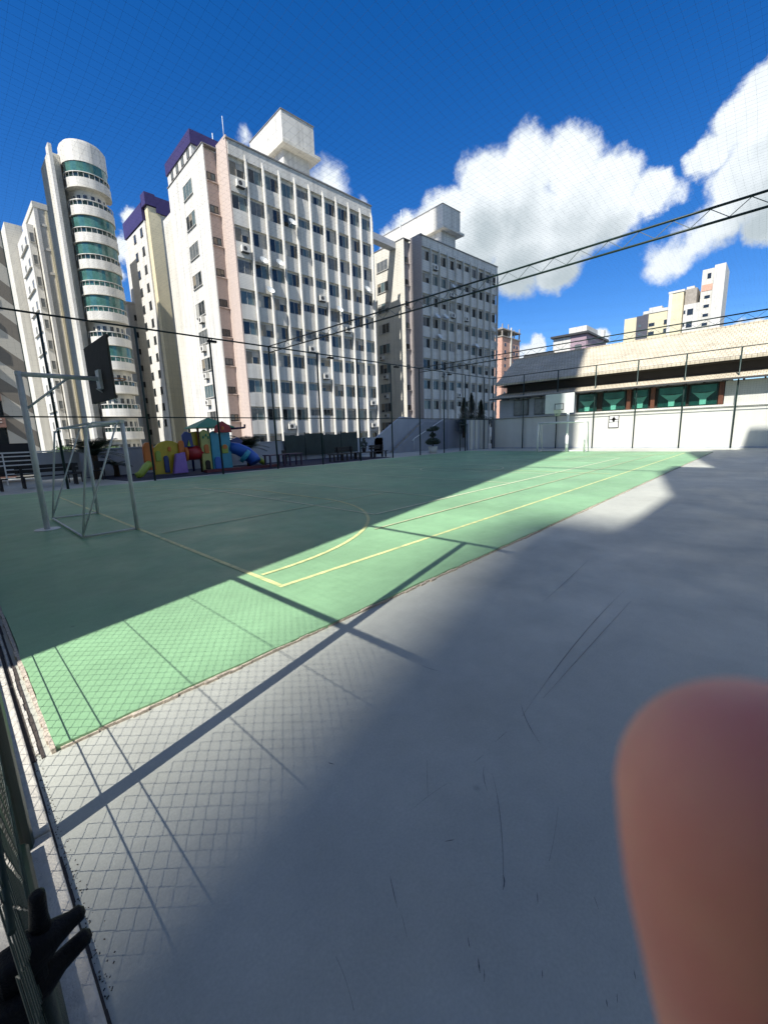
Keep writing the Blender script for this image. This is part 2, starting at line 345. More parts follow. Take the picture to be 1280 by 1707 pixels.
# gutter and edging behind the near goal line
mb = MB(); n = 150
for i in range(n):
    y0 = 2.7+16*i/n; y1 = 2.7+16*(i+1)/n; mb.box(.15+random.uniform(0, .010), .178, y0, y1, 0, random.uniform(.026, .03))
mb.build('gutter_edging', PINK_EDGE, court)
mb = MB()
for i in range(150): 
    y0 = 2.75+16*i/150; mb.box(.098, .112+random.uniform(-.004, .004), y0, y0+16/150, 0, .012)
mb.build('gutter_strip', mat('gutter_white', (.55,.52,.46), .8, var=.3, vs=20), court)
mb = MB()
for (x0, x1, y0, y1) in ((.072, .097, 2.7, 19), (.115, .134, 2.7, 19), (.0705, .082, -1, 2.69)):
    n = 60
    for i in range(n):
        a = y0+(y1-y0)*i/n; b = y0+(y1-y0)*(i+1)/n; mb.box(x0, x1-random.uniform(0, .006), a, b, .0, .006)
mb.build('grit_gutter', DIRT, kind='structure')
# scattered grit against the kerb
mb = MB()
for i in range(260):
    y = random.uniform(1.3, 3.0); x = .083+abs(random.gauss(0, .016)); r = random.uniform(.0008, .0028); a = random.uniform(0, PI)
    mb.bar((x, y, r*.5), (x+2.2*r*math.cos(a), y+2.2*r*math.sin(a), r*.5), r, r)
tag(mb.build('leaf_litter', DIRT), 'dark grit and dry leaf crumbs along the concrete kerb', 'litter', kind='stuff')
# coping under the end fence, in lengths
kerb = thing('kerb', 'pale concrete kerb under the near green chain-link fence', 'kerb')
y = -6.0
while y < 19.4:
    y1 = y+1.62
    if 1.5 < y < 2.3: pass
    o = B('kerb_stone', CONC, kerb, (-.55, .07, y+.004, y1-.004, 0, .035)); bevel(o, .008)
    y = y1
# raised planter wall behind the near goal, in shade
w = MB().box(-.10, .06, 4.75, 19.4, .036, .16).build('low_wall', GWALL); tag(w, 'low dark kerb wall behind the near goal at the left edge', 'wall')
# scuff marks on the floor
def floorpt(x, y): d = pray(x, y); t = -CAM_H/d.z; return CAM+d*t
SC = [((820,1290),(838,1350),(839,1465),3),((838,1460),(843,1468),(838,1485),8),((868,1172),(872,1200),(900,1240),3),((1040,985),(960,1060),(870,1195),2.5),((1052,1002),(980,1080),(905,1165),2),
      ((650,1462),(655,1485),(662,1515),5),((780,1565),(781,1575),(783,1582),6),((797,1600),(798,1612),(800,1625),8),((806,1618),(808,1628),(807,1640),5),((741,1405),(750,1403),(757,1402),6),((547,1273),(552,1275),(558,1276),6),
      ((806,1280),(804,1300),(812,1320),3),((895,1490),(896,1500),(896,1510),4),((903,1620),(904,1628),(904,1634),5),((1056,1620),(1058,1630),(1059,1636),5),((1010,1670),(1011,1676),(1012,1682),6),((1028,1660),(1028,1668),(1029,1676),4),
      ((712,1270),(712,1300),(713,1330),1.8),((825,1240),(835,1230),(845,1222),2),((790,1275),(797,1268),(805,1262),2),((670,1530),(674,1548),(678,1566),2.5),((980,935),(950,965),(905,1005),2),((990,1500),(993,1508),(997,1520),3),
      ((700,1110),(715,1118),(735,1122),3),((690,1350),(720,1325),(745,1310),1.2),((560,1600),(580,1640),(590,1690),1.5),((930,1350),(925,1400),(915,1440),1.2)]
SCM = mat('rubber_scuff', (.075, .085, .10), .6, var=.4, vs=40)
gf = bpy.data.objects['grey_floor']
for i, (a, b, c, w) in enumerate(SC):
    P = []
    for k in range(9):
        t = k/8; x = a[0]*(1-t)**2+2*b[0]*t*(1-t)+c[0]*t*t; y = a[1]*(1-t)**2+2*b[1]*t*(1-t)+c[1]*t*t; P.append(floorpt(x, y))
    mb = MB(); px = .0016*w
    for k in range(8):
        d = (P[k+1]-P[k]).normalized(); q = Vector((-d.y, d.x, 0))
        def wd(k): return max(.0008, px*math.sin(PI*(k+.4)/8.8)*random.uniform(.5, 1.)*(P[k].length/3.0))*.5
        z = Vector((0, 0, .0012+.0004*i)); wa = wd(k); wb = wd(k+1) if k < 7 else .0006
        mb.quad(P[k]-q*wa+z, P[k+1]-q*wb+z, P[k+1]+q*wb+z, P[k]+q*wa+z)
    mb.build('scuff_mark', SCM, gf)
# ------------------------------------------------------------------ unseen buildings behind the photographer, shaped to cast the shade
SHADEW = mat('taupe_render', (.68, .66, .62), .85, var=.15, vs=.5, streak=.1)
def plain_building(name, label, blocks, m, loc=(0,0,0), bands=None):
    t = thing(name, label, 'building', loc)
    for k, b in enumerate(blocks): B('wall' if k == 0 else 'roof_block', m, t, b)
    for b in (bands or []): B('window_band', GL_D, t, b)
    return t
plain_building('residential_tower', 'tall taupe residential tower behind the camera that shades the court', [(-8, -4, 3.13, 26.0, -6, 135)], SHADEW,
    bands=[(-7.5, -4.5, 3.08, 3.129, z, z+1.2) for z in range(2, 98, 3)])
YB = 1.75-.187*28
plain_building('apartment_block', 'unseen apartment block, its stepped roof shaped to shade the grey floor', [(-18, 13.4, YB-12, YB, -6, 28), (-11.45, -8.6, YB-5, YB-.002, 28, 34.4), (-3.2, -.8, YB-6, YB-.002, 28, 39), (-.79, 4.6, YB-5, YB-.002, 28, 34.4)], SHADEW,
    bands=[(-17, 12, YB+.001, YB+.04, z+.6, z+1.8) for z in range(2, 27, 3)])
plain_building('shade_tower', 'tall unseen tower added well behind the camera for soft shade', [(-112, -110, -60, -23.45, -6, 143)], SHADEW, bands=[(-111.8, -110.2, -23.44, -23.40, z, z+1.2) for z in range(2, 140, 3)])  # thin unseen slab, added for the soft shade edge near the camera
# ------------------------------------------------------------------ fences
FH = 6.25; FM = 2.68; FX = -.03; FY = 19.55; WX = 35.25
def chainlink(a, b, z0, z1, pitch, r, n=3):
    """woven diamond mesh in the vertical plane from a to b"""
    a = Vector((a[0], a[1], 0)); b = Vector((b[0], b[1], 0)); d = (b-a); Lh = d.length; d.normalize(); nn = Vector((-d.y, d.x, 0))
    mb = MB(); k = 0; nw = int(Lh/pitch)
    for i in range(nw):
        z = z0; s = 1 if i % 2 else -1; P = []
        while z < z1+.001:
            off = (i+.5)*pitch+s*pitch*.52
            P.append(a+d*(off+.002*math.sin(i*1.7+z*5))+nn*(.003*s)+Vector((0, 0, z))); s = -s; z += pitch*.95
        for q in range(len(P)-1):
            p0, p1 = P[q], P[q+1]; dd = (p1-p0).normalized(); u = dd.cross(nn).normalized(); base = len(mb.v)
            for p in (p0, p1):
                for j in range(3):
                    an = 2*PI*j/3; mb.v.append(tuple(p+(u*math.cos(an)+nn*math.sin(an))*r))
            for j in range(3): mb.f.append((base+j, base+(j+1) % 3, base+3+(j+1) % 3, base+3+j)); mb.m.append(0); mb.sm.append(True)
    return mb
def net_grid(P, nu, nv, su, sv, r, knots=True):
    """P(u,v)->Vector, grid of cords with nu x nv cells; straight runs of su / sv cells"""
    mb = MB()
    def run(pts):
        base = len(mb.v)
        for k, p in enumerate(pts):
            d = (pts[min(k+1, len(pts)-1)]-pts[max(k-1, 0)]).normalized(); u = d.orthogonal().normalized(); w = d.cross(u)
            for j in range(3): an = 2*PI*j/3; mb.v.append(tuple(p+(u*math.cos(an)+w*math.sin(an))*r))
        for k in range(len(pts)-1):
            for j in range(3): mb.f.append((base+k*3+j, base+k*3+(j+1) % 3, base+k*3+3+(j+1) % 3, base+k*3+3+j)); mb.m.append(0); mb.sm.append(True)
    for i in range(nu+1): run([P(i/nu, min(1, j*sv/nv)) for j in range(int(math.ceil(nv/sv))+1)])
    for j in range(nv+1): run([P(min(1, i*su/nu), j/nv) for i in range(int(math.ceil(nu/su))+1)])
    return mb
def post(x, y, z0, z1, r, parent, name='post'): return MB().tube([(x, y, z0), (x, y, z1)], r, 10).build(name, GPOST, parent)
# near end fence with gate
ef = thing('end_fence', 'dark green chain-link fence seen edge-on at the left edge', 'fence', (FX, 0, 0))
def rail(a, b, r, parent, name='rail'): return MB().tube([a, b], r, 10).build(name, GPOST, parent)
for y in (-.95, 2.08, 5.1, 8.1, 11.1, 14.1, 17.1, 19.4): post(0, y, .03, FH, .045, ef)
for y in (-4, -7): post(0, y, 0, FH, .045, ef)
rail((0, -16, FH), (0, 19.5, FH), .04, ef); rail((0, -16, FM), (0, 19.5, FM), .038, ef)
rail((0, 2.1, .075), (0, 19.4, .075), .028, ef)
for z in (.36, .54, 1.18, 1.95): MB().tube([(.004, .5, z), (.004, 19.4, z)], .0035, 5).build('tension_wire', WIRE, ef)
chainlink((0, 2.12), (0, 6.3), .06, FM, .05, .0014).build('wire_mesh', WIRE, ef, 'stuff')
chainlink((0, 6.3), (0, 19.4), .06, FM, .075, .002).build('wire_mesh', WIRE, ef, 'stuff')
net_grid(lambda u, v: Vector((.01*math.sin(30*u*v), -3+22.4*u, FM+(FH-FM)*v)), 172, 28, 6, 6, .001).build('side_net', NETM, ef, 'stuff')
gate = thing('gate', 'dark green mesh gate leaf with tube frame by the black latch', 'gate', (FX, 0, 0))
MB().tube([(0, .5, .075), (0, 2.02, .075)], .028, 10).build('frame', GPOST, gate)
MB().tube([(0, .85, .09), (0, .85, .7)], .02, 10).build('stile', GPOST, gate)
chainlink((.0, .5), (.0, 2.04), .08, FM, .05, .0014).build('wire_mesh', WIRE, gate, 'stuff')
# latch with two prongs
lt = thing('gate_latch', 'black two-pronged gate latch with a knob at lower left', 'latch', (0, .85, .76))
def rounded(pts, r, name, m, n=14):
    return MB().tube([(x, y-.85, z-.76) for x, y, z in pts], r, n).build(name, m, lt)
rounded([(-.012, .85, .80), (-.010, .852, .845), (-.007, .855, .875), (-.006, .855, .888), (-.006, .855, .892)], [.018, .0135, .0125, .0115, .006], 'knob', BLACKM)
rounded([(-.055, .84, .775), (-.02, .846, .80), (.008, .85, .797), (.030, .852, .797), (.045, .853, .7985), (.051, .853, .799)], [.03, .034, .022, .0150, .0135, .005], 'prong', BLACKM)
rounded([(-.06, .835, .735), (-.02, .84, .735), (.005, .845, .738), (.030, .85, .741), (.046, .852, .743), (.053, .852, .744)], [.032, .028, .0175, .0155, .0145, .006], 'prong', BLACKM)
bevel(B('body', BLACKM, lt, (-.075, -.012, -.035, .02, -.05, .06)), .014, 3)
bevel(B('bracket', BLACKM, lt, (-.10, -.035, -.06, .0, -.12, .01)), .014, 3)
rounded([(-.045, .80, .70), (-.038, .80, .672)], .010, 'bolt', mat('bright_steel', (.5, .5, .52), .3, metal=.8, var=.2, vs=60))
rounded([(-.07, .83, .72), (-.065, .80, .63), (-.07, .76, .52), (-.075, .74, .40)], [.03, .028, .026, .024], 'handle', BLACKM)
# left side fence
lf = thing('side_fence', 'tall dark green fence with netting along the far left side of the court', 'fence', (0, FY, 0))
PX_ = [.05+3.08*i for i in range(12)]
for x in PX_: post(x, 0, 0, FH, .045, lf)
rail((0, 0, FH), (WX, 0, FH), .035, lf); rail((0, 0, FM), (WX, 0, FM), .025, lf)
net_grid(lambda u, v: Vector((WX*u, .01*math.sin(40*u+9*v), FM+(FH-FM)*v)), 180, 20, 8, 5, .0008).build('side_net', NETM, lf, 'stuff')
# floodlights hanging from the rail
for i, (x, lb) in enumerate(((9.35, 'black floodlight under the fence rail above the playground'), (16.35, 'black floodlight under the fence rail right of the first truss'), (22.1, 'black floodlight under the fence rail before the grey block'), (28.4, 'black floodlight under the fence rail nearest the hall'))):
    t = thing('floodlight', lb, 'floodlight', (x, FY-.1, FH-.16), 0, 'floodlights on the side fence rail')
    bevel(B('housing', BLACKM, t, (-.2, .2, -.1, .08, -.05, .05)), .015); B('bracket', BLACKM, t, (-.02, .02, -.01, .01, .05, .14)); B('glass', GL_M, t, (-.17, .17, -.08, .06, -.056, -.051))
# far fence in front of the wall
ff = thing('far_fence', 'tall dark fence in front of the far white wall under the hall', 'fence', (WX, 0, 0))
YP = [-3.4, -.55, 2.3, 5.1, 7.93, 10.75, 13.6, 16.5, 19.4]
for y in YP: post(0, y, 0, FH, .045, ff)
rail((0, -16, FH), (0, 19.55, FH), .03, ff); rail((0, -16, FM-.03), (0, 19.55, FM-.03), .02, ff)
net_grid(lambda u, v: Vector((.01*math.sin(40*u), -6+25.5*u, FM+(FH-FM)*v)), 196, 28, 8, 5, .0016).build('side_net', NETM, ff, 'stuff')
# trusses over the court
def truss(x, label, y0=-13):
    t = thing('roof_truss', label, 'truss', (x, 0, 0), 0, 'steel trusses carrying the overhead net')
    MB().tube([(0, y0, FH), (0, FY, FH)], .028, 8).build('top_chord', GPOST, t)
    MB().tube([(0, y0, FH-.3), (0, FY, FH-.3)], .028, 8).build('bottom_chord', GPOST, t)
    mb = MB(); y = y0; s = 0; st = .34
    while y < FY-st:
        mb.bar((0, y, FH-.02 if s else FH-.28), (0, y+st, FH-.28 if s else FH-.02), .013, .013); s = 1-s; y += st
    mb.build('lacing', mat('truss_lacing', (.12, .15, .16), .5, var=.2, vs=5), t, 'stuff')
truss(12.35, 'nearer black lattice truss crossing the sky above the court'); truss(24.65, 'farther black lattice truss, lower in the picture behind the nearer one')
# overhead net
def roofnet(u, v):
    x = FX+(WX-FX)*u; y = -14+(FY+14)*v
    sx = (x % 12.3)/12.3
    return Vector((x+.03*math.sin(y*1.1+x*.3), y+.03*math.sin(x*1.3), FH+.04-.10*math.sin(PI*sx)*math.sin(PI*v)-.02*math.sin(x*3+y*2)))
on = net_grid(roofnet, 282, 268, 3, 3, .00068); on.build('overhead_net', NETM); tag(bpy.data.objects['overhead_net'], 'fine dark netting stretched over the whole court against the sky', 'net', kind='stuff')
# ------------------------------------------------------------------ goals and baskets
def goal(x, yc, w, sgn, label, m, r=.036, rb=.019, dep=.85):
    t = thing('futsal_goal', label, 'goal', (x, yc, .03)); h = 2.0; k = w/2
    for s in (-1, 1):
        MB().tube([(0, s*k, 0), (0, s*k, h)], r, 12).build('goalpost', m, t)
        MB().tube([(0, s*k, h-.01), (sgn*.45, s*k, h-.02), (sgn*.55, s*k, h-.1), (sgn*dep, s*k, .03)], rb, 8).build('stay', m, t)
        MB().tube([(0, s*k, .03), (sgn*dep, s*k, .03)], rb, 8).build('ground_bar', m, t)
        MB().tube([(sgn*.08, s*k, 1.98), (sgn*dep, s*k, .05)], rb*.8, 8).build('stay', m, t)
    MB().tube([(0, -k-r, h), (0, k+r, h)], r, 12).build('crossbar', m, t)
    MB().tube([(sgn*dep, -k, .03), (sgn*dep, k, .03)], rb, 8).build('ground_bar', m, t)
    MB().tube([(sgn*.5, -k, h-.03), (sgn*.5, k, h-.03)], rb, 8).build('rear_bar', m, t)
    return t
goal(2.33, 10.1, 2.86, -1, 'weathered white goal frame without net at the near left end', GALV)
goal(29.2, 10.95, 3.16, 1, 'white goal frame in front of the far wall', WPAINT, .055, .03)
hb = thing('basketball_hoop', 'grey steel basketball stand seen from behind with dark backboard', 'basketball hoop', (1.21, 10.29, 0.03))
MB().tube([(0, 0, 0), (0, 0, 2.98)], .05, 14).build('post', GALV, hb)
MB().tube([(0, 0, 0), (0, 0, .012)], .21, 18).build('base_plate', GALV, hb)
MB().tube([(-.05, 0, 2.93), (1.26, .02, 2.93)], .042, 12).build('arm', GALV, hb)
MB().tube([(.02, 0, 2.3), (.75, .0, 2.92)], .02, 8).build('brace', GALV, hb)
B('mounting_plate', GALV, hb, (1.24, 1.29, -.12, .14, 2.72, 3.1))
bd = B('backboard', BOARD_D, hb, (1.3, 1.34, -.72, 1.03, 2.5, 3.68)); bevel(bd, .005)
B('backboard_frame', FRAME_D, hb, (1.345, 1.36, -.72, 1.03, 2.5, 2.55), (1.345, 1.36, -.72, 1.03, 3.63, 3.68))
MB().tube([(1.55+.225*math.cos(a), .1+.225*math.sin(a), 2.95) for a in [2*PI*i/20 for i in range(21)]], .01, 6).build('rim', P_ORG, hb)
MB().tube([(1.2, .06, 2.74), (1.56, .06, 2.5)], .012, 6).build('rim_brace', GALV, hb)
h2 = thing('basketball_hoop', 'white basketball stand facing the court at the far goal', 'basketball hoop', (29.45, 10.6, 0.03))
MB().tube([(0, 0, 0), (0, 0, 3.0)], .075, 14).build('post', WPAINT, h2); MB().tube([(0, 0, 0), (0, 0, 1.1)], .10, 14).build('post_sleeve', WPAINT, h2)
MB().tube([(0, 0, 2.95), (-1.1, .12, 3.0)], .04, 10).build('arm', WPAINT, h2); MB().tube([(0, 0, 2.4), (-.8, .1, 2.95)], .02, 8).build('brace', WPAINT, h2)
bevel(B('backboard', WPAINT, h2, (-1.17, -1.13, -.76, 1.1, 2.58, 3.83)), .006)
x = -1.176
B('target_square', BLACKP, h2, (x, x+.005, -.12+.0, -.08, 2.78, 3.2), (x, x+.005, .43, .47, 2.78, 3.2), (x, x+.005, -.08, .43, 3.16, 3.2), (x, x+.005, -.08, .43, 2.78, 2.82))
MB().tube([(-1.42+.225*math.cos(a), .17+.225*math.sin(a), 2.78) for a in [2*PI*i/20 for i in range(21)]], .012, 6).build('rim', WLINE, h2)
mb = MB()
for i in range(12):
    a = 2*PI*i/12; b = a+PI/12; c = a-PI/12
    for q in (b, c): mb.bar((-1.42+.22*math.cos(a), .17+.22*math.sin(a), 2.77), (-1.42+.13*math.cos(q), .17+.13*math.sin(q), 2.4), .008)
mb.build('hoop_net', WLINE, h2)
# ------------------------------------------------------------------ far wall and sign
fwl = thing('boundary_wall', 'white painted wall behind the far goal, partly sunlit', 'wall', (WX+.2, 0, 0))
ye = [-16, -3.4, -.55, 2.3, 5.1, 7.93, 10.75, 13.6, 16.5, 19.3]
for a, b in zip(ye[:-1], ye[1:]): B('wall_panel', FARWALL, fwl, (0, .2, a+.006, b-.006, 0, 2.62))
B('coping', FARWALL, fwl, (-.05, .25, -16, 19.3, 2.621, 2.72))
B('base_strip', GWALL, fwl, (-.02, -.001, -16, 19.3, 0, .1))
sg = thing('wall_sign', 'small framed sign with a black emblem on the far white wall', 'sign', (WX+.19, 9.35, 1.55))
B('frame', BLACKP, sg, (-.03, 0, -.36, .36, -.02, .03), (-.03, 0, -.36, .36, .4, .44), (-.03, 0, -.36, .36, .86, .9), (-.03, 0, -.36, -.31, .03, .4), (-.03, 0, .31, .36, .03, .4), (-.03, 0, -.36, -.31, .44, .86), (-.03, 0, .31, .36, .44, .86))
B('plate', WPAINT, sg, (-.015, -.001, -.3, .3, .0, .88))
mb = MB(); mb.tube([(-.03, 0, .62), (-.02, 0, .62)], .13, 12); mb.box(-.03, -.016, -.05, .05, .42, .8); mb.box(-.03, -.016, -.28, .28, .58, .64); mb.build('emblem', BLACKP, sg)
# ------------------------------------------------------------------ hall with the tiled roof
hall = thing('tiled_hall', 'long low hall with cream tiled double roof and green windows', 'building', (WX+.45, 0, 0))
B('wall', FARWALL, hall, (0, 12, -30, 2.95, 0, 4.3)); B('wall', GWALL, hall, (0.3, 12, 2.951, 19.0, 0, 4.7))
B('wall', GWALL, hall, (0.02, .299, 12.3, 19.0, 0, 4.3)); B('sill', FARWALL, hall, (-.12, .3, 2.95, 12.3, 2.6, 2.82))
def slab(p0, p1, p2, p3, th, m, name, parent):
    a = [Vector(p) for p in (p0, p1, p2, p3)]; b = [p-Vector((0, 0, th)) for p in a]; mb = MB()
    mb.quad(*a); mb.quad(b[3], b[2], b[1], b[0])
    for i in range(4): j = (i+1) % 4; mb.quad(a[j], a[i], b[i], b[j])
    return mb.build(name, m, parent)
slab((-.75, -30, 4.45), (-.75, 19.6, 4.45), (1.0, 19.1, 5.0), (1.0, -30, 5.0), .1, TILE, 'lower_roof', hall)
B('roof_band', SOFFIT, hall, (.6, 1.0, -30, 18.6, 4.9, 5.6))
slab((-.2, -30, 5.72), (-.2, 19.3, 5.72), (5.4, 20.2, 8.55), (5.4, -30, 8.55), .16, TILE, 'upper_roof', hall)
slab((5.41, 20.2, 8.55), (11, 19.3, 5.72), (11, -30, 5.72), (5.41, -30, 8.55), .16, mat('dark_roof_tiles', (.10, .09, .08), .8, var=.3, vs=3), 'rear_roof', hall)
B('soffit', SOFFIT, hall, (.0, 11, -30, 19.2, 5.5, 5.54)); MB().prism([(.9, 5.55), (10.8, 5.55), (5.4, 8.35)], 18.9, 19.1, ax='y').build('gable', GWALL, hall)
B('fascia', FRAME_D, hall, (-.79, -.755, -30, 19.6, 4.3, 4.42))
B('ridge_cap', TILE, hall, (5.3, 5.5, -30, 20.2, 8.52, 8.62))
for y in range(-28, 19, 1):
    B('rafter_end', SOFFIT, hall, (-.72, -.1, y*1.0, y+.08, 4.24, 4.34))
WINS = [(12.15, 10.75), (10.35, 8.75), (8.3, 7.25), (6.7, 5.0), (4.85, 3.3)]
GL_SUN = mat('sunlit_green_glass', (.12, .42, .30), .15, var=.25, vs=2, spec=.8)
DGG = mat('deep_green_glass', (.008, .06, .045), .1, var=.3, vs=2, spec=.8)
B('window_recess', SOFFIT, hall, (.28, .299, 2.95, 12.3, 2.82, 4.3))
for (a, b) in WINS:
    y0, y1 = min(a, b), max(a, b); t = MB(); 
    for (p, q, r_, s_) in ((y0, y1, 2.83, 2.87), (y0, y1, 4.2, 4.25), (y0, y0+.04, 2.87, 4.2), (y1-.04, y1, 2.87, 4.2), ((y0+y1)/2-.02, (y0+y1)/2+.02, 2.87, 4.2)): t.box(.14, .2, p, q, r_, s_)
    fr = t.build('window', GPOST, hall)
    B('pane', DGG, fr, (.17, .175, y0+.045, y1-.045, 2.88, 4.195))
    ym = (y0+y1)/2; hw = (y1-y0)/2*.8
    # awning sash funnel; the sunlight on it is put into the paler green
    MB().prism([(ym-.17, 2.9), (ym+.17, 2.9), (ym+.19, 3.3), (ym+hw, 3.72), (ym+.2, 3.66), (ym-.2, 3.66), (ym-hw, 3.72), (ym-.19, 3.3)], .10, .125, ax='x').build('sunlit_sash', GL_SUN, fr)
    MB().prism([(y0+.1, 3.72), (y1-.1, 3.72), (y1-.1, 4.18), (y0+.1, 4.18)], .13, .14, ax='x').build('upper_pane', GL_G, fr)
for y in (8.5, 6.97, 3.12): bevel(B('pillar', BROWN, hall, (-.06, .12, y-.13, y+.13, 2.83, 4.28)), .01)
for y in (13.2, 15.0, 16.9): 
    f = B('window', FRAME_D, hall, (-.03, .0, y-.7, y+.7, 2.85, 4.2)); B('pane', GL_M, f, (-.04, -.031, y-.64, y-.03, 2.92, 4.13), (-.04, -.031, y+.03, y+.64, 2.92, 4.13))
# ------------------------------------------------------------------ window kit
WC = {}
GL_L = mat('pale_curtain', (.40, .39, .35), .5, var=.25, vs=4); GL_W = mat('warm_curtain', (.26, .22, .16), .4, var=.3, vs=4)
def window(parent, x, y, z, w, h, n=2, face='-y', glass=GL_D, fr=FRAME, sill=True, d=.05):
    """window centred at x (or y), bottom z, on a wall facing -y or -x; each light has its own curtain or dark pane"""
    v = random.randint(0, 4) if n > 1 else 0
    key = (round(w, 2), round(h, 2), n, face, glass.name, fr.name, sill, d, v)
    if key not in WC:
        a = MB(); g = MB(); t = .045
        a.box(-w/2, w/2, -d, 0, 0, t); a.box(-w/2, w/2, -d, 0, h-t, h); a.box(-w/2, -w/2+t, -d, 0, t, h-t); a.box(w/2-t, w/2, -d, 0, t, h-t)
        for k in range(1, n): xx = -w/2+w*k/n; a.box(xx-.02, xx+.02, -d, 0, t, h-t)
        if sill: a.box(-w/2-.06, w/2+.06, -d-.05, 0, -.06, -.002)
        xs_ = [-w/2+t+.001]+[-w/2+w*k/n for k in range(1, n)]+[w/2-t-.001]
        for k in range(n):
            m0 = 0 if v < 2 else random.choice((0, 1, 1, 2, 3, 4))
            zm = h*random.uniform(.25, .75)
            if m0 in (2, 3) and random.random() < .5:
                g.box(xs_[k]+.021*(k > 0), xs_[k+1]-.021*(k < n-1), -d*.4, -.004, t+.001, zm, 1); g.box(xs_[k]+.021*(k > 0), xs_[k+1]-.021*(k < n-1), -d*.4, -.004, zm+.001, h-t-.001, m0)
            else: g.box(xs_[k]+.021*(k > 0), xs_[k+1]-.021*(k < n-1), -d*(.4 if k % 2 else .6), -.004, t+.001, h-t-.001, m0)
        WC[key] = (a.mesh('window', fr), g.mesh('pane', [glass, GL_D, GL_L, GL_W, GL_B]))
    wm, gm = WC[key]
    o = obj('window', wm, parent, loc=(x, y, z), rz=(0 if face == '-y' else -PI/2)); obj('pane', gm, o)
    return o
ACM = None
def aircon(parent, x, y, z, face='-y'):
    global ACM
    if ACM is None:
        a = MB(); a.box(-.4, .4, -.34, -.02, 0, .55); a.tube([(-.08, -.345, .27), (-.08, -.341, .27)], .2, 14, m=1); a.box(-.38, .38, -.3, 0, -.06, -.003, m=1)
        ACM = a.mesh('air_conditioner', [WHITE, FRAME_D])
    return obj('air_conditioner', ACM, parent, loc=(x, y, z), rz=(0 if face == '-y' else -PI/2))
def rg(): return random.choice([GL_D, GL_D, GL_M, GL_M, GL_B, GL_B])
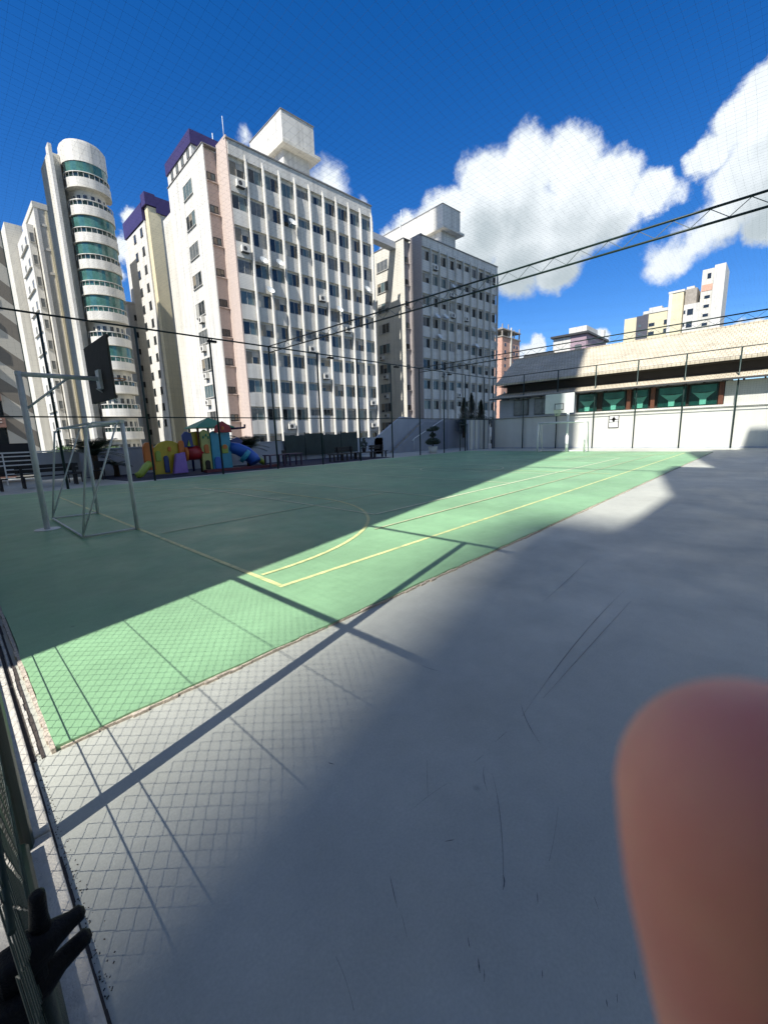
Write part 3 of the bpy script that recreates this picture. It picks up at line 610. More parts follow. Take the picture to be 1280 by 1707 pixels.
# ------------------------------------------------------------------ twin slab blocks with fins
PINKT_SHADE = mat('shaded_pink_tile', (.40, .36, .34), .7, var=.12, vs=4, streak=.1)  # pink tile greyed: the twin block's shade is put into this colour
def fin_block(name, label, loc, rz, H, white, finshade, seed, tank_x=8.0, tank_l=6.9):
    random.seed(seed); PK = PINKT_SHADE if finshade else PINKT
    t = thing(name, label, 'building', loc, rz)     # local: x along finned facade, y inward
    fl = 2.75; base = -6-loc[2]
    B('wall', WHITE2, t, (0.12, 17.6, .2, 18, base, H-1.2))
    B('parapet', WHITE, t, (.12, 17.62, -.06, .199, H-1.2, H), (.12, 17.62, .2, 18, H-1.199, H-.4))
    B('coping', ROOFGREY, t, (-.03, 17.7, -.14, .35, H+.001, H+.12))
    B('pillar', PK, t, (-.02, .118, 0.0, 1.98, base, H+.3))
    B('stair_wall', PK, t, (-1.3, .119, 2.28, 2.4, base, H-.2))
    B('pillar_side', PK, t, (.0, .119, 1.981, 2.279, base, H-.2))
    B('end_wall', white, t, (-1.31, .12, 2.401, 11.4, base, H)); B('end_wall_corner', white, t, (-1.315, -1.22, 1.95, 2.4, base, H))
    B('end_coping', ROOFGREY, t, (-1.38, .1, 1.93, 11.45, H+.001, H+.08))
    nb = 10; bw = 17.6/nb
    for i in range(1, nb+1):
        x = i*bw-.06
        z1 = H-1.05
        f = MB().prism([(.0, base), (-.30, base), (-.30, z1-.9), (-.22, z1-.2), (-.07, z1+.35), (.0, z1+.35)], x-.07, x+.07, ax='x'); 
        f.build('fin', white, t)
    rows = 10
    for k in range(rows):
        zc = H-2.15-k*fl           # window centre height
        if zc < base+2: break
        B('spandrel', WHITE, t, (.13, 17.58, .0, .199, zc-.8-1.25+.08, zc-.64))
        for i in range(nb):
            x = (i+.5)*bw-.02
            small = i in (4, 5)
            h = .75 if small else 1.2
            if small: B('filler_panel', WHITE, t, (x-.78, x+.78, .02, .199, zc-.63, zc-.16))
            window(t, x, .199, (zc-.1 if small else zc-.58), bw-.24, h, 2 if not small else random.choice((2, 3)), '-y', rg())
            if random.random() < .08: aircon(t, x+random.uniform(-.2, .2), -.01, zc-1.5)
        # end wall window
        window(t, -1.315, 6.2, zc-.66, 2.25, 1.3, 3, '-x', random.choice([GL_M, GL_B, GL_M]))
        if k >= 4: aircon(t, -1.32, 6.2+random.uniform(-.5, .5), zc-1.45, '-x')
        # stair shaft windows
        window(t, -.62, 2.28, zc-.5, .8, .62, 2, '-y', random.choice([GL_D, GL_M]), FRAME_D)
        B('stair_ledge', PK, t, (-1.2, -.05, 2.12, 2.279, zc-.68, zc-.6))
    # roof: penthouse and water tank tower
    if not finshade:
        B('penthouse', WHITE, t, (-1.25, 4.2, 4.6, 11.3, H-.4, H+1.15)); B('penthouse_fascia', PURPLE, t, (-1.35, 4.4, 4.4, 11.45, H+1.151, H+2.3))
        for j in range(4): window(t, -1.25, 5.4+j*1.5, H+.25, .6, .8, 1, '-x', GL_M, FRAME_D, False)
    a = tank_x
    B('roof_house', WHITE, t, (a+.35, a+3.7, 3.6, 2.9+tank_l*.85, H-.5, H+4.05)); window(t, a+2.6, 3.6, H+1.1, .7, .9, 1, '-y', GL_D, FRAME_D)
    B('tank_brim', WHITE2, t, (a-.25, a+4.6, 2.6, 3.4+tank_l, H+4.051, H+4.35))
    B('water_tank', WHITE, t, (a, a+4.1, 3.0, 3.0+tank_l, H+4.351, H+7.3)); B('tank_slot', FRAME_D, t, (a+.5, a+3.9, 2.96, 2.999, H+4.42, H+4.55))
    B('tank_coping', ROOFGREY, t, (a-.06, a+4.16, 2.94, 3.06+tank_l, H+7.301, H+7.38))
    MB().tube([(1.2, 5, H-.5), (1.2, 5, H+3.2)], .04, 6).build('aerial', GALV, t)
    MB().tube([(3.4, 7.0, H+3.9), (3.4, 7.0, H+6.6)], .03, 6).build('aerial', GALV, t)
    # dish antennas on the facade
    for (x, z) in ((2.6, H-9.6), (4.4, H-9.4), (3.1, H-12.2), (6.2, H-5.2), (16.2, H-9.5), (11.8, H-12.5)):
        d = MB(); d.tube([(0, 0, 0), (0, -.35, .05)], [.03, .03], 6); d.tube([(0, -.35, .05), (0, -.42, .07), (0, -.5, .12)], [.05, .3, .42], 14, cap=False)
        d.build('satellite_dish', GALV, t).location = (x, -.02, z)
    return t
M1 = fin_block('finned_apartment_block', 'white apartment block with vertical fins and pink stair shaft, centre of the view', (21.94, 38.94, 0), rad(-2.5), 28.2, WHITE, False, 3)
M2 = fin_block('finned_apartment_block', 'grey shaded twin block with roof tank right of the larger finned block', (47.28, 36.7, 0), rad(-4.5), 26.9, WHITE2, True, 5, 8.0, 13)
wb = B('roof_walkway', GWALL, None, (39.65, 46.2, 40.2, 41.3, 26.1, 26.9)); tag(wb, 'grey covered bridge joining the two finned blocks at roof level', 'bridge')
# ------------------------------------------------------------------ purple-topped block behind
random.seed(11)
t = thing('purple_roofed_block', 'narrow cream and white tower with purple roof band, behind the finned block', 'building', (25.7, 69.7, -1.2))
B('wall', WHITE, t, (1.6, 16, .3, 16, -6, 35.0)); B('corner_shaft', CREAM, t, (0.2, 1.9, -.25, .9, -6, 36.2)); B('corner_shaft', WHITE2, t, (1.91, 3.0, -.1, .9, -6, 36.0)); B('side_wall', WHITE, t, (.0, 1.59, .95, 9.5, -6, 34.6))
B('roof_band', PURPLE, t, (-.15, 1.3, 1.2, 9.8, 34.7, 37.0), (-.1, 1.35, -.4, 1.19, 36.3, 37.9)); B('roof_band', PURPLE, t, (1.36, 8, -.4, 9, 35.6, 37.7))
for k in range(12):
    z = 32.9-k*2.52
    window(t, 4.1, .3, z, 1.25, .95, 2, '-y', rg(), FRAME_D)
    for y in (2.6, 5.6): window(t, 0, y, z+.1, .9, 1.1, 1, '-x', GL_D, FRAME_D)
    window(t, 2.45, -.1, z+.4, .25, .5, 1, '-y', GL_D, FRAME_D, False)
# small white block left of it
t = thing('white_block', 'low white block between the round tower and the purple-roofed tower', 'building', (26.0, 84, 0))
B('wall', WHITE, t, (0, 3.2, 0, 10, -6, 25.2)); B('wall', WHITE2, t, (3.21, 12, .4, 10, -6, 24.2)); B('coping', WHITE, t, (-.1, 3.3, -.1, 10, 25.2, 25.5))
for k in range(8): window(t, 1.3, 0, 22.6-2.8*k, .9, .9, 1, '-y', GL_D, FRAME_D)
for k in range(8): window(t, 5, .4, 21-2.8*k, 1.4, 1.2, 2, '-y', GL_M, FRAME_D)
# ------------------------------------------------------------------ round-balcony tower
GL_T = mat('pale_teal_glass', (.06, .17, .15), .12, var=.45, vs=1.6, spec=.8)
t = thing('round_balcony_tower', 'tall white tower with rounded green-glazed balconies at the left', 'building', (16.0, 59.4, 0))
def arc(r, a0, a1, n=22, cx=0, cy=0): return [(cx+r*math.cos(a), cy+r*math.sin(a)) for a in [a0+(a1-a0)*i/n for i in range(n+1)]]
A0, A1 = rad(182), rad(372)
def curved(r0, r1, z0, z1, name, m, parent, a0=A0, a1=A1, n=22):
    o_ = arc(r1, a0, a1, n); i_ = arc(r0, a0, a1, n); mb = MB()
    for k in range(n):
        a, b, c, d = o_[k], o_[k+1], i_[k+1], i_[k]
        mb.quad((*a, z0), (*b, z0), (*b, z1), (*a, z1)); mb.quad((*d, z1), (*c, z1), (*c, z0), (*d, z0)); mb.quad((*a, z1), (*b, z1), (*c, z1), (*d, z1)); mb.quad((*d, z0), (*c, z0), (*b, z0), (*a, z0))
    mb.sm = [False]*len(mb.f)
    return mb.build(name, m, parent)
R = 2.12
core = MB().prism(arc(R-.55, A0, A1, 24)+[(2.2, 1.5), (-2.1, 1.5)], -6, 33.0).build('core', WHITE2, t)
MB().prism(arc(R, A0, A1, 24)+[(2.1, .9), (-2.1, .9)], 31.45, 33.3).build('crown', WHITE, t)
MB().prism(arc(R-.25, A0, A1, 24)+[(1.9, .9), (-1.9, .9)], 33.301, 33.6).build('crown_cap', WHITE, t)
B('side_wall', WHITE2, t, (-3.15, -2.16, .3, 4.5, -6, 32.4)); B('side_wall', WHITE, t, (-3.3, -3.0, -.9, .299, -6, 32.6)); B('body', WHITE2, t, (-2.15, 1.9, 1.51, 8, -6, 31.0))
DKG = mat('smoked_green_glass', (.02, .05, .045), .1, var=.3, vs=2, spec=.7)
GREENF = [1, 0, 1, 1, 2, 2, 0, 2, 0, 0, 0, 0, 0]
for k in range(13):
    zt = 31.6-2.69*k      # ceiling of the storey
    if zt < -4: break
    curved(.3, R+.1, zt-2.69+.02, zt-2.69+.16, 'slab', WHITE2, t)
    curved(R-.02, R+.08, zt-2.69+.161, zt-2.69+.98, 'balcony_parapet', WHITE, t, rad(196), rad(345))
    curved(R-.02, R+.06, zt-1.22, zt-1.15, 'hand_rail', WHITE, t)
    mb = MB()
    for j in range(15):
        a = A0+(A1-A0)*j/14; mb.box(R*math.cos(a)-.022, R*math.cos(a)+.022, R*math.sin(a)-.022, R*math.sin(a)+.022, zt-1.70, zt-1.22)
    mb.build('rail_posts', WHITE, t, 'stuff')
    if GREENF[k]: curved(R-.1, R-.05, zt-1.14, zt-.02, 'glazing', GL_T, t)
    curved(R-.14, R-.10, zt-1.72, zt-1.225, 'rail_glass', GL_T if GREENF[k] == 2 else DKG, t)
    for j in range(6):
        a = rad(205+25*j); rr = R-.56
        m_ = MB().prism([(-.4, 0), (.4, 0), (.4, .08), (-.4, .08)], zt-2.4, zt-.5).build('balcony_door', GL_D if j % 2 else GL_M, t)
        m_.location = (rr*math.cos(a), rr*math.sin(a), 0); m_.rotation_euler.z = a+PI/2
# ------------------------------------------------------------------ cream tower behind it
t = thing('blank_cream_tower', 'pale cream tower with a blank grooved wall left of the round tower', 'building', (13.6, 75.2, 0))
B('wall', WHITE2, t, (0, 9, 0, 9, -6, 32.8)); B('parapet', WHITE2, t, (-.12, 9.1, -.12, 9, 32.8, 33.5))
for z in (31.0, 28.0, 25.0): B('string_course', WHITE2, t, (-.08, 9.05, -.08, -.001, z-.3, z))
B('pilaster', WHITE, t, (-.06, .35, -.14, -.002, -6, 32.7)); B('pilaster', CREAM, t, (1.15, 1.4, -.1, -.002, -6, 32.7))
B('wing', WHITE2, t, (-2.0, -.01, 10, 22, -6, 33.8)); B('side_wing', WHITE, t, (-.9, -.13, 1.2, 9.9, -6, 31.0))
for k in range(11):
    z = 30-2.75*k
    window(t, -.9, 3, z-1.2, 1.0, 1.1, 1, '-x', GL_M); window(t, -.9, 6.5, z-1.2, 1.0, 1.1, 1, '-x', GL_M)
    B('ledge', WHITE, t, (-1.15, -.91, 2, 8, z-1.45, z-1.35)); window(t, -.5, 1.2, z-1.2, .5, 1.2, 1, '-y', GL_M)
# glass balcony block far left
t = thing('balcony_block', 'distant pale block with rows of greenish glass balconies at far left', 'building', (13.4, 105.4, 0))
B('wall', WHITE2, t, (0, 12, 0.6, 14, -6, 33.5)); B('roof_block', WHITE, t, (.6, 8, 1, 10, 33.5, 36)); window(t, 1.8, 1, 34.2, .7, .6, 1, '-y', GL_D, FRAME_D)
for k in range(13):
    z = 31-2.85*k; B('balcony', WHITE, t, (-.4, 5.0, -.6, .599, z-.2, z)); B('balcony_glass', GL_G, t, (-.35, 4.9, -.58, -.54, z+.001, z+.95)); window(t, 1.8, .6, z+.02, 3.2, 2.1, 3, '-y', GL_D if k % 2 else GL_B)
# striped building at the left edge
t = thing('striped_building', 'building with diagonal grey and white stripes and brown balconies at the left edge', 'building', (-8, 60.2, 0))
B('wall', WHITE2, t, (0, 15.4, .6, 6, -6, 44)); pn = B('striped_panel', STRIPE, t, (13.3, 15.75, .0, .599, -6, 44.1)); B('edge_trim', GPOST, t, (15.751, 15.83, -.05, 6, -6, 44.1))
BRB = mat('brown_balcony', (.22, .12, .09), .7, var=.2, vs=2)
for k in range(17):
    z = 40.2-2.75*k
    if z < -3: break
    B('balcony', BRB, t, (9.5, 13.28, -.35, .599, z-.75, z+.25)); B('loggia', GL_D, t, (9.5, 13.28, .52, .598, z+.3, z+1.95)); B('balcony_frame', WHITE2, t, (11.9, 13.0, -.38, -.351, z-.25, z-.17), (11.9, 13.0, -.38, -.351, z+.05, z+.13))
B('pier', WHITE2, t, (11.2, 11.75, -.3, .3, -6, 8.6))
# ------------------------------------------------------------------ distant buildings right
random.seed(5)
t = thing('brick_tower', 'unfinished red brick tower with open concrete top in the distance', 'building', (190.0, 99.0, -6))
B('wall', BRICK, t, (0, 18, 1.2, 9.5, 0, 51)); B('wall_front', BRICK, t, (-.2, -.01, 1.3, 9.4, 0, 50.8))
CONCR = mat('raw_concrete', (.36, .32, .27), .9, var=.3, vs=1)
B('floor_slab', CONCR, t, (-.5, 18.4, .8, 9.8, 51.01, 51.5)); B('floor_slab', CONCR, t, (-.5, 18.4, .8, 9.8, 54.3, 54.8))
for x in (0, 6, 12, 17.6):
    for y in (1.2, 5.2, 9.2): B('column', CONCR, t, (x, x+.5, y, y+.5, 51.5, 54.3), (x, x+.4, y, y+.4, 54.8, 56.8+random.uniform(-1.2, .6)))
B('edge_column', WHITE2, t, (8, 8.7, .7, 1.19, 10, 56))
for k in range(12):
    for y in (4.0, 6.4): B('window_opening', GL_D, t, (-.26, -.21, y-.6, y+.6, 47-3.2*k, 48.3-3.2*k))
    for x in (3, 12, 15): B('window_opening', GL_D, t, (x-.7, x+.7, 1.14, 1.199, 47-3.2*k, 48.4-3.2*k))
t = thing('stepped_apartments', 'cream and white stepped apartment buildings above the hall roof', 'building', (187, 0, -6))
Z = 6
B('cream_block', CREAM, t, (0, 12, 42.0, 47.9, 0, 41.6+Z)); B('dark_panel', mat('slate_panel', (.07, .07, .09), .6, var=.2, vs=1), t, (-.3, .2, 40.0, 43.8, 0, 41.7+Z)); B('cream_block', CREAM, t, (.1, 12, 34.2, 41.99, 0, 42+Z)); B('roof_trim', WHITE, t, (-.1, 12, 34.1, 41.8, 42.01+Z, 43+Z)); B('roof_trim', WHITE, t, (-.05, 12, 36, 40, 43.01+Z, 43.9+Z))
B('tall_cream_block', CREAM, t, (-1, 10, 29.6, 33.9, 0, 47+Z)); B('roof_trim', WHITE, t, (-1.2, 10, 29.4, 34.1, 47.01+Z, 47.7+Z)); B('white_edge', WHITE, t, (-1.15, -1.01, 32.9, 33.9, 0, 46.9+Z))
B('white_block', WHITE, t, (-.5, 12, 24.9, 29.3, 0, 42.5+Z)); B('grey_top', CONCR, t, (0, 12, 26, 29.3, 42.51+Z, 47.6+Z)); B('lift_house', WHITE2, t, (1, 8, 27, 29.2, 47.61+Z, 48.6+Z))
B('stair_tower', WHITE, t, (-1.5, 10, 18.7, 21.6, 0, 53+Z)); B('stair_tower_side', WHITE2, t, (-1.0, 10, 21.61, 24.85, 0, 52.4+Z)); B('brick_infill', BRICK, t, (-1.1, -1.01, 21.8, 24.7, 45.6+Z, 47.6+Z))
B('opening', GL_D, t, (-1.1, -1.01, 22.4, 23.4, 49.4+Z, 51+Z))
for k in range(7): B('window_opening', GL_D, t, (-1.1, -1.01, 22.2, 23.7, 43.2-2.9*k+Z, 44.1-2.9*k+Z))
for k in range(6):
    z = 40.2-4.1*k+Z; window(t, -.5, 27.4, z-1.2, 1.7, 1.9, 2, '-x', GL_D, FRAME_D); window(t, -.5, 29.0, z-.6, .5, 1.1, 1, '-x', GL_D, FRAME_D)
for k in range(4):
    for y in (38.9,): window(t, .1, y, 37.5-3.0*k+Z, 1.9, 1.1, 2, '-x', GL_D, FRAME_D)
    window(t, -.3, 42.6, 37.8-3*k+Z, .8, .8, 1, '-x', GL_B, FRAME_D, False)
    window(t, .0, 34.6, 37.5-3*k+Z, .9, 1.4, 1, '-x', GL_D, FRAME_D)
VIO = mat('dusty_violet_render', (.36, .26, .30), .8, var=.12, vs=.6, streak=.1)
t = thing('violet_house', 'low dusty pink building with dark roof edge behind the hall roof', 'building', (116.5, 0, -6))
B('wall', VIO, t, (0, 16, 38.3, 42.2, 0, 31)); B('wall', WHITE, t, (.1, 16, 42.21, 46.7, 0, 30.9)); B('roof_edge', FRAME_D, t, (-.6, 17, 37.8, 47.2, 31.01, 31.5)); B('side_panel', VIO, t, (.5, 15, 38.2, 38.29, 0, 30.5))
B('low_wing', WHITE2, t, (1, 12, 46.8, 53.5, 0, 26.5)); B('wing_roof', FRAME_D, t, (-.8, 12, 46.3, 54.5, 27.2, 27.9)); B('wing_post', WHITE2, t, (-.3, .1, 48.8, 49.4, 20, 27.19), ); B('attic', WHITE, t, (5, 14, 40, 44.5, 31.51, 34)); B('chimney', WHITE, t, (15, 16, 38.6, 39.4, 31.51, 34))
for k in range(3): window(t, .0, 40.2, 27.5-3*k, 1.6, 1.1, 2, '-x', GL_M, FRAME_D)
# ------------------------------------------------------------------ terrace edge: wall, stair, railing, door frame
tw = thing('terrace_wall', 'white parapet wall beyond the playground, its shade painted in as grey', 'wall', (0, 25, 0))
for a, b in ((4.6, 9), (9, 13.4), (13.4, 17.4), (17.4, 22), (22, 26.4)): B('wall_panel', GWALL, tw, (a+.005, b-.005, 0, .2, 0, 1.36))  # the wall is white; its blue-grey shade is put into the panel colour
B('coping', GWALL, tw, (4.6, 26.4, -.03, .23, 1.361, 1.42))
hw = thing('green_screen', 'dark green glass screen standing above the parapet, right of the palm', 'screen', (0, 24.8, 0))
SCR = mat('dark_green_screen', (.03, .05, .045), .6, var=.4, vs=1.5)
for i, x in enumerate((16.4, 18.1, 19.8, 21.5)): bevel(B('screen_panel', SCR, hw, (x+.02, x+1.66, 0, .06, .35, 1.75+.12*(i % 2))), .01)
for x in (16.4, 18.1, 19.8, 21.5, 23.2): MB().tube([(x, .03, 0), (x, .03, 2.0)], .03, 8).build('screen_post', GPOST, hw)
sw = thing('stair_wall', 'sloping shaded wall of the outdoor stair with a white handrail', 'stair', (0, 24.2, 0))
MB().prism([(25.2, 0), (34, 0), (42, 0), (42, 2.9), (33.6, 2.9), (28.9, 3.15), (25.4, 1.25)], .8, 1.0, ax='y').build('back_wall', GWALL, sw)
MB().prism([(26.8, 0), (35.0, 0), (35.0, 2.6), (31.2, 2.6), (27.3, .35)], .0, .12, ax='y').build('stringer', mat('stair_side', (.3, .32, .35), .8, var=.15, vs=1), sw)
for i in range(14): B('step', CONC, sw, (27.3+i*.3, 27.6+i*.3, .121, .79, .0, .18*(i+1)))
MB().tube([(29.3, -.06, .95), (29.7, -.06, 1.2), (34.5, -.06, 3.0)], .045, 8).build('handrail', WPAINT, sw)
for x, z in ((29.6, 1.1), (32, 2.0), (34.2, 2.85)): MB().tube([(x, -.06, z-.9), (x, -.06, z)], .02, 6).build('baluster', WPAINT, sw)
fr = thing('door_frame', 'dark metal door frame at the far left corner of the court', 'door frame', (30.6, 19.9, 0))
for x in (0, 1.15): MB().tube([(x, 0, 0), (x, 0, 2.3)], .035, 8).build('jamb', GPOST, fr)
MB().tube([(0, 0, 2.2), (1.15, 0, 2.2)], .04, 8).build('header', GPOST, fr)
cw = thing('corner_wall', 'pale ribbed wall at the far left corner beside the hall', 'wall', (0, 0, 0))
B('wall', GWALL, cw, (31.9, 35.4, 19.9, 20.1, 0, 2.62))
for i in range(4): B('rib', FARWALL, cw, (32.1+i*.85, 32.5+i*.85, 19.82, 19.899, 0, 2.6))
B('wall_return', GWALL, cw, (35.45, 47, 19.4, 19.6, 0, 2.7))
# white slatted railing and wall at far left
rl = thing('terrace_railing', 'white slatted terrace railing at the far left behind the benches', 'railing', (0, 24.4, 0))
for i in range(6): B('slat', WPAINT, rl, (-6, 3.0, 0, .03, .25+.19*i, .30+.19*i))
B('top_rail', WPAINT, rl, (-6, 4.55, -.03, .06, 1.36, 1.42))
for x in (-3.6, -.9, 1.8, 2.95): B('upright', WPAINT, rl, (x, x+.05, -.03, -.001, 0, 1.35))
B('infill_panel', GWALL, rl, (3.01, 4.55, 0, .05, .1, 1.34))
# dark canopy slab seen over the railing
cn = B('planter', BENCHM, None, (-2, 3.1, 26, 27.5, .3, 1.8)); tag(cn, 'dark planter box behind the white railing at the far left', 'planter')
bpy.data.objects['planter']['label'] = 'dark planter box behind the white railing at the far left'
# ------------------------------------------------------------------ benches and tables
def bench(x, y, L_, label, m=BENCHM, back=True, rz=0, grp='dark benches along the side fence'):
    t = thing('bench', label, 'bench', (x, y, 0), rz, grp)
    for i in range(3): bevel(B('seat_slat', m, t, (0, L_, .0+.15*i, .13+.15*i, .42, .46)), .005)
    if back:
        for i in range(2): bevel(B('back_slat', m, t, (0, L_, .47, .5, .58+.17*i, .72+.17*i)), .005)
    for xx in (.15, L_-.25): B('leg', m, t, (xx, xx+.08, .02, .1, 0, .42)); B('leg', m, t, (xx, xx+.08, .36, .46, 0, .9 if back else .42))
    return t
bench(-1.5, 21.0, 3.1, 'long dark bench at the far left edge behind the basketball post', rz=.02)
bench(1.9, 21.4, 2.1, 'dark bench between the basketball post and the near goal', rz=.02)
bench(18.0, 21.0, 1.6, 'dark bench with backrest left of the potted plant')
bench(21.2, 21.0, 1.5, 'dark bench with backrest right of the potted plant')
def table(x, y, L_, W_, h, label, m):
    t = thing('table', label, 'table', (x, y, 0))
    bevel(B('tabletop', m, t, (0, L_, 0, W_, h-.05, h)), .01)
    for a in (.06, L_-.14):
        for b in (.05, W_-.12): B('leg', m, t, (a, a+.08, b, b+.08, 0, h-.051))
    return t
table(12.4, 20.4, 1.1, .7, .72, 'dark purple table beside the green slide', PURPB); table(13.75, 20.5, 1.0, .7, .72, 'small dark purple table right of the other purple table', PURPB)
table(17.0, 20.4, 1.3, .6, .5, 'low dark table in front of the left bench', BENCHM); table(19.4, 20.6, 1.6, .5, .48, 'low dark table holding the potted plant', BENCHM)
def chair(x, y, rz, label):
    t = thing('chair', label, 'chair', (x, y, 0), rz)
    bevel(B('seat', BENCHM, t, (-.2, .2, -.2, .2, .42, .46)), .01); bevel(B('backrest', BENCHM, t, (-.2, .2, .17, .2, .55, .86)), .01)
    for a in (-.18, .15):
        for b in (-.18, .16): B('leg', BENCHM, t, (a, a+.035, b, b+.035, 0, .419 if b < 0 else .85))
chair(3.95, 22.6, .4, 'small dark chair left of the left palm'); chair(4.9, 22.8, -.5, 'small dark chair in front of the left palm')
chair(14.9, 22.5, .2, 'dark chair between the right palm and the green screen')
# dark rubber matting under the playground, with red kerb
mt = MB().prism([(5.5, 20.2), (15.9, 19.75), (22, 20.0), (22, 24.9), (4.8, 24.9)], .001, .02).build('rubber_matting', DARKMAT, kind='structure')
# ------------------------------------------------------------------ playground
pg = thing('playground_set', 'colourful plastic play tower with slides, tunnel and green roof', 'playground', (0, 0, .02))
def panel(pts, y0, y1, m, name='panel', holes=None): return bevel(MB().prism(pts, y0, y1, ax='y').build(name, m, pg), .03, 3)
def arch(x0, x1, z0, z1, n=10):
    c = (x0+x1)/2; r = (x1-x0)/2; return [(x0, z0), (x1, z0)]+[(c+r*math.cos(PI*i/n), z1-r+r*math.sin(PI*i/n)) for i in range(n+1)]
B('base_plate', mat('maroon_base', (.12, .015, .03), .5, var=.2, vs=4), pg, (9.1, 13.3, 20.9, 21.3, 0, .14))
panel(arch(6.95, 8.55, .05, 1.68), 21.9, 22.05, P_YEL, 'play_house'); panel(arch(6.62, 7.05, .3, 1.62), 21.85, 22.1, P_ORG, 'side_arch'); panel(arch(8.2, 8.5, .9, 1.66), 21.80, 21.89, P_ORG, 'side_arch')
panel(arch(7.1, 7.35, .7, 1.2), 21.84, 21.89, P_LGR, 'window_shape'); panel(arch(7.45, 7.68, .12, .95), 21.84, 21.89, P_DBL, 'doorway'); panel(arch(7.7, 7.85, 1.15, 1.38), 21.84, 21.89, P_ORG, 'window_shape')
panel([(7.75, .05), (8.45, .05), (8.38, 1.08), (7.95, 1.0)], 21.55, 21.8, P_PUR, 'small_slide')
MB().tube([(6.75, 21.7, .62), (6.55, 21.6, .5), (6.25, 21.5, .18), (6.05, 21.5, .1)], [.17, .17, .16, .15], 10).build('slide', P_LGR, pg)
MB().tube([(8.5, 22.1, 1.0), (9.4, 22.1, 1.0)], .36, 16).build('crawl_tunnel', P_RED, pg); MB().tube([(8.48, 22.1, 1.0), (8.62, 22.1, 1.0)], .42, 16).build('tunnel_collar', P_ORG, pg)
panel([(8.45, 1.3), (8.95, 1.3), (8.9, 2.0), (8.6, 2.1), (8.42, 1.9)], 21.8, 21.95, P_DBL, 'blue_wing'); panel([(8.62, 1.35), (8.78, 1.35), (8.72, 1.7)], 21.74, 21.79, P_LGR, 'fin_shape')
panel([(8.75, 1.45), (9.35, 1.35), (9.35, 2.1), (8.8, 2.05)], 22.1, 22.2, P_YEL, 'yellow_panel')
panel([(9.3, .05), (9.8, .05), (9.8, 2.05), (9.55, 2.18), (9.32, 2.05)], 21.75, 21.9, P_CRM, 'tower_panel')
panel(arch(9.42, 9.68, .12, .6), 21.69, 21.74, SOFFIT, 'doorway'); panel(arch(9.44, 9.68, .95, 1.42), 21.69, 21.74, P_ORG, 'window_shape')
for (x, z) in ((9.42, 1.72), (9.56, 1.82), (9.68, 1.7)): panel(arch(x, x+.07, z, z+.14, 6), 21.70, 21.74, P_GRN, 'window_shape')
panel([(9.82, .05), (10.9, .05), (10.9, 2.0), (10.6, 2.08), (10.3, 1.95), (10.0, 2.08), (9.82, 2.0)], 21.7, 21.88, P_LBL, 'tower_panel'); panel(arch(9.9, 10.25, .05, .75), 21.64, 21.69, P_BLUE, 'doorway')
panel(arch(10.35, 10.7, .9, 1.38), 21.64, 21.69, P_LGR, 'picture_panel'); MB().tube([(10.52, 21.60, 1.25), (10.52, 21.66, 1.25)], .12, 12).build('round_boss', P_ORG, pg)
for x in (9.3, 9.84, 10.92): MB().tube([(x, 21.95, 0), (x, 21.95, 2.35)], .06, 10).build('tower_post', P_DBL if x > 9.5 else BROWN, pg)
for x in (9.3, 10.92): MB().tube([(x, 23.0, 0), (x, 23.0, 2.35)], .06, 10).build('tower_post', P_DBL, pg)
apex = (10.12, 22.45, 2.82); e = [(9.1, 21.6, 2.3), (11.15, 21.6, 2.3), (11.15, 23.2, 2.3), (9.1, 23.2, 2.3)]
mb = MB(); i = len(mb.v); mb.v += e+[apex]+[(x, y, z-.05) for x, y, z in e]
for a, b in ((0, 1), (1, 2), (2, 3), (3, 0)): mb.f.append((a, b, 4)); mb.m.append(0); mb.sm.append(False); mb.f.append((b, a, a+5, b+5)); mb.m.append(0); mb.sm.append(False)
mb.f.append((8, 7, 6, 5)); mb.m.append(0); mb.sm.append(False)
mb.build('pyramid_roof', P_GRN, pg)
panel([(9.95, 2.0), (10.95, 2.0), (10.85, 2.35), (10.45, 2.6), (10.05, 2.35)], 21.5, 21.58, P_RED, 'red_gable'); panel(arch(10.35, 10.5, 2.15, 2.32, 6), 21.46, 21.49, P_ORG, 'gable_boss')
MB().tube([(10.6, 21.7, 2.16), (11.75, 21.7, 2.24), (11.8, 21.7, 2.24), (11.82, 21.7, 2.42)], .055, 8).build('periscope', PURPB, pg)
MB().tube([(10.9, 21.9, 1.2), (11.3, 21.8, 1.1), (11.7, 21.6, .85), (12.0, 21.4, .5), (12.05, 21.3, .3)], [.3, .33, .36, .36, .34], 16).build('tube_slide', P_BLUE, pg)
MB().tube([(11.45, 21.5, .78), (11.62, 21.42, .62)], [.40, .40], 16).build('slide_collar', P_LBL, pg)
MB().tube([(11.7, 22.2, 1.15), (12.2, 22.1, .85), (12.7, 22.0, .4), (13.0, 22.0, .2)], [.16, .17, .17, .15], 10).build('slide', P_LGR, pg)
panel([(11.1, 1.15), (11.6, 1.1), (11.9, 1.5), (11.6, 1.75), (11.2, 1.6)], 22.2, 22.4, P_DBL, 'blue_wing')
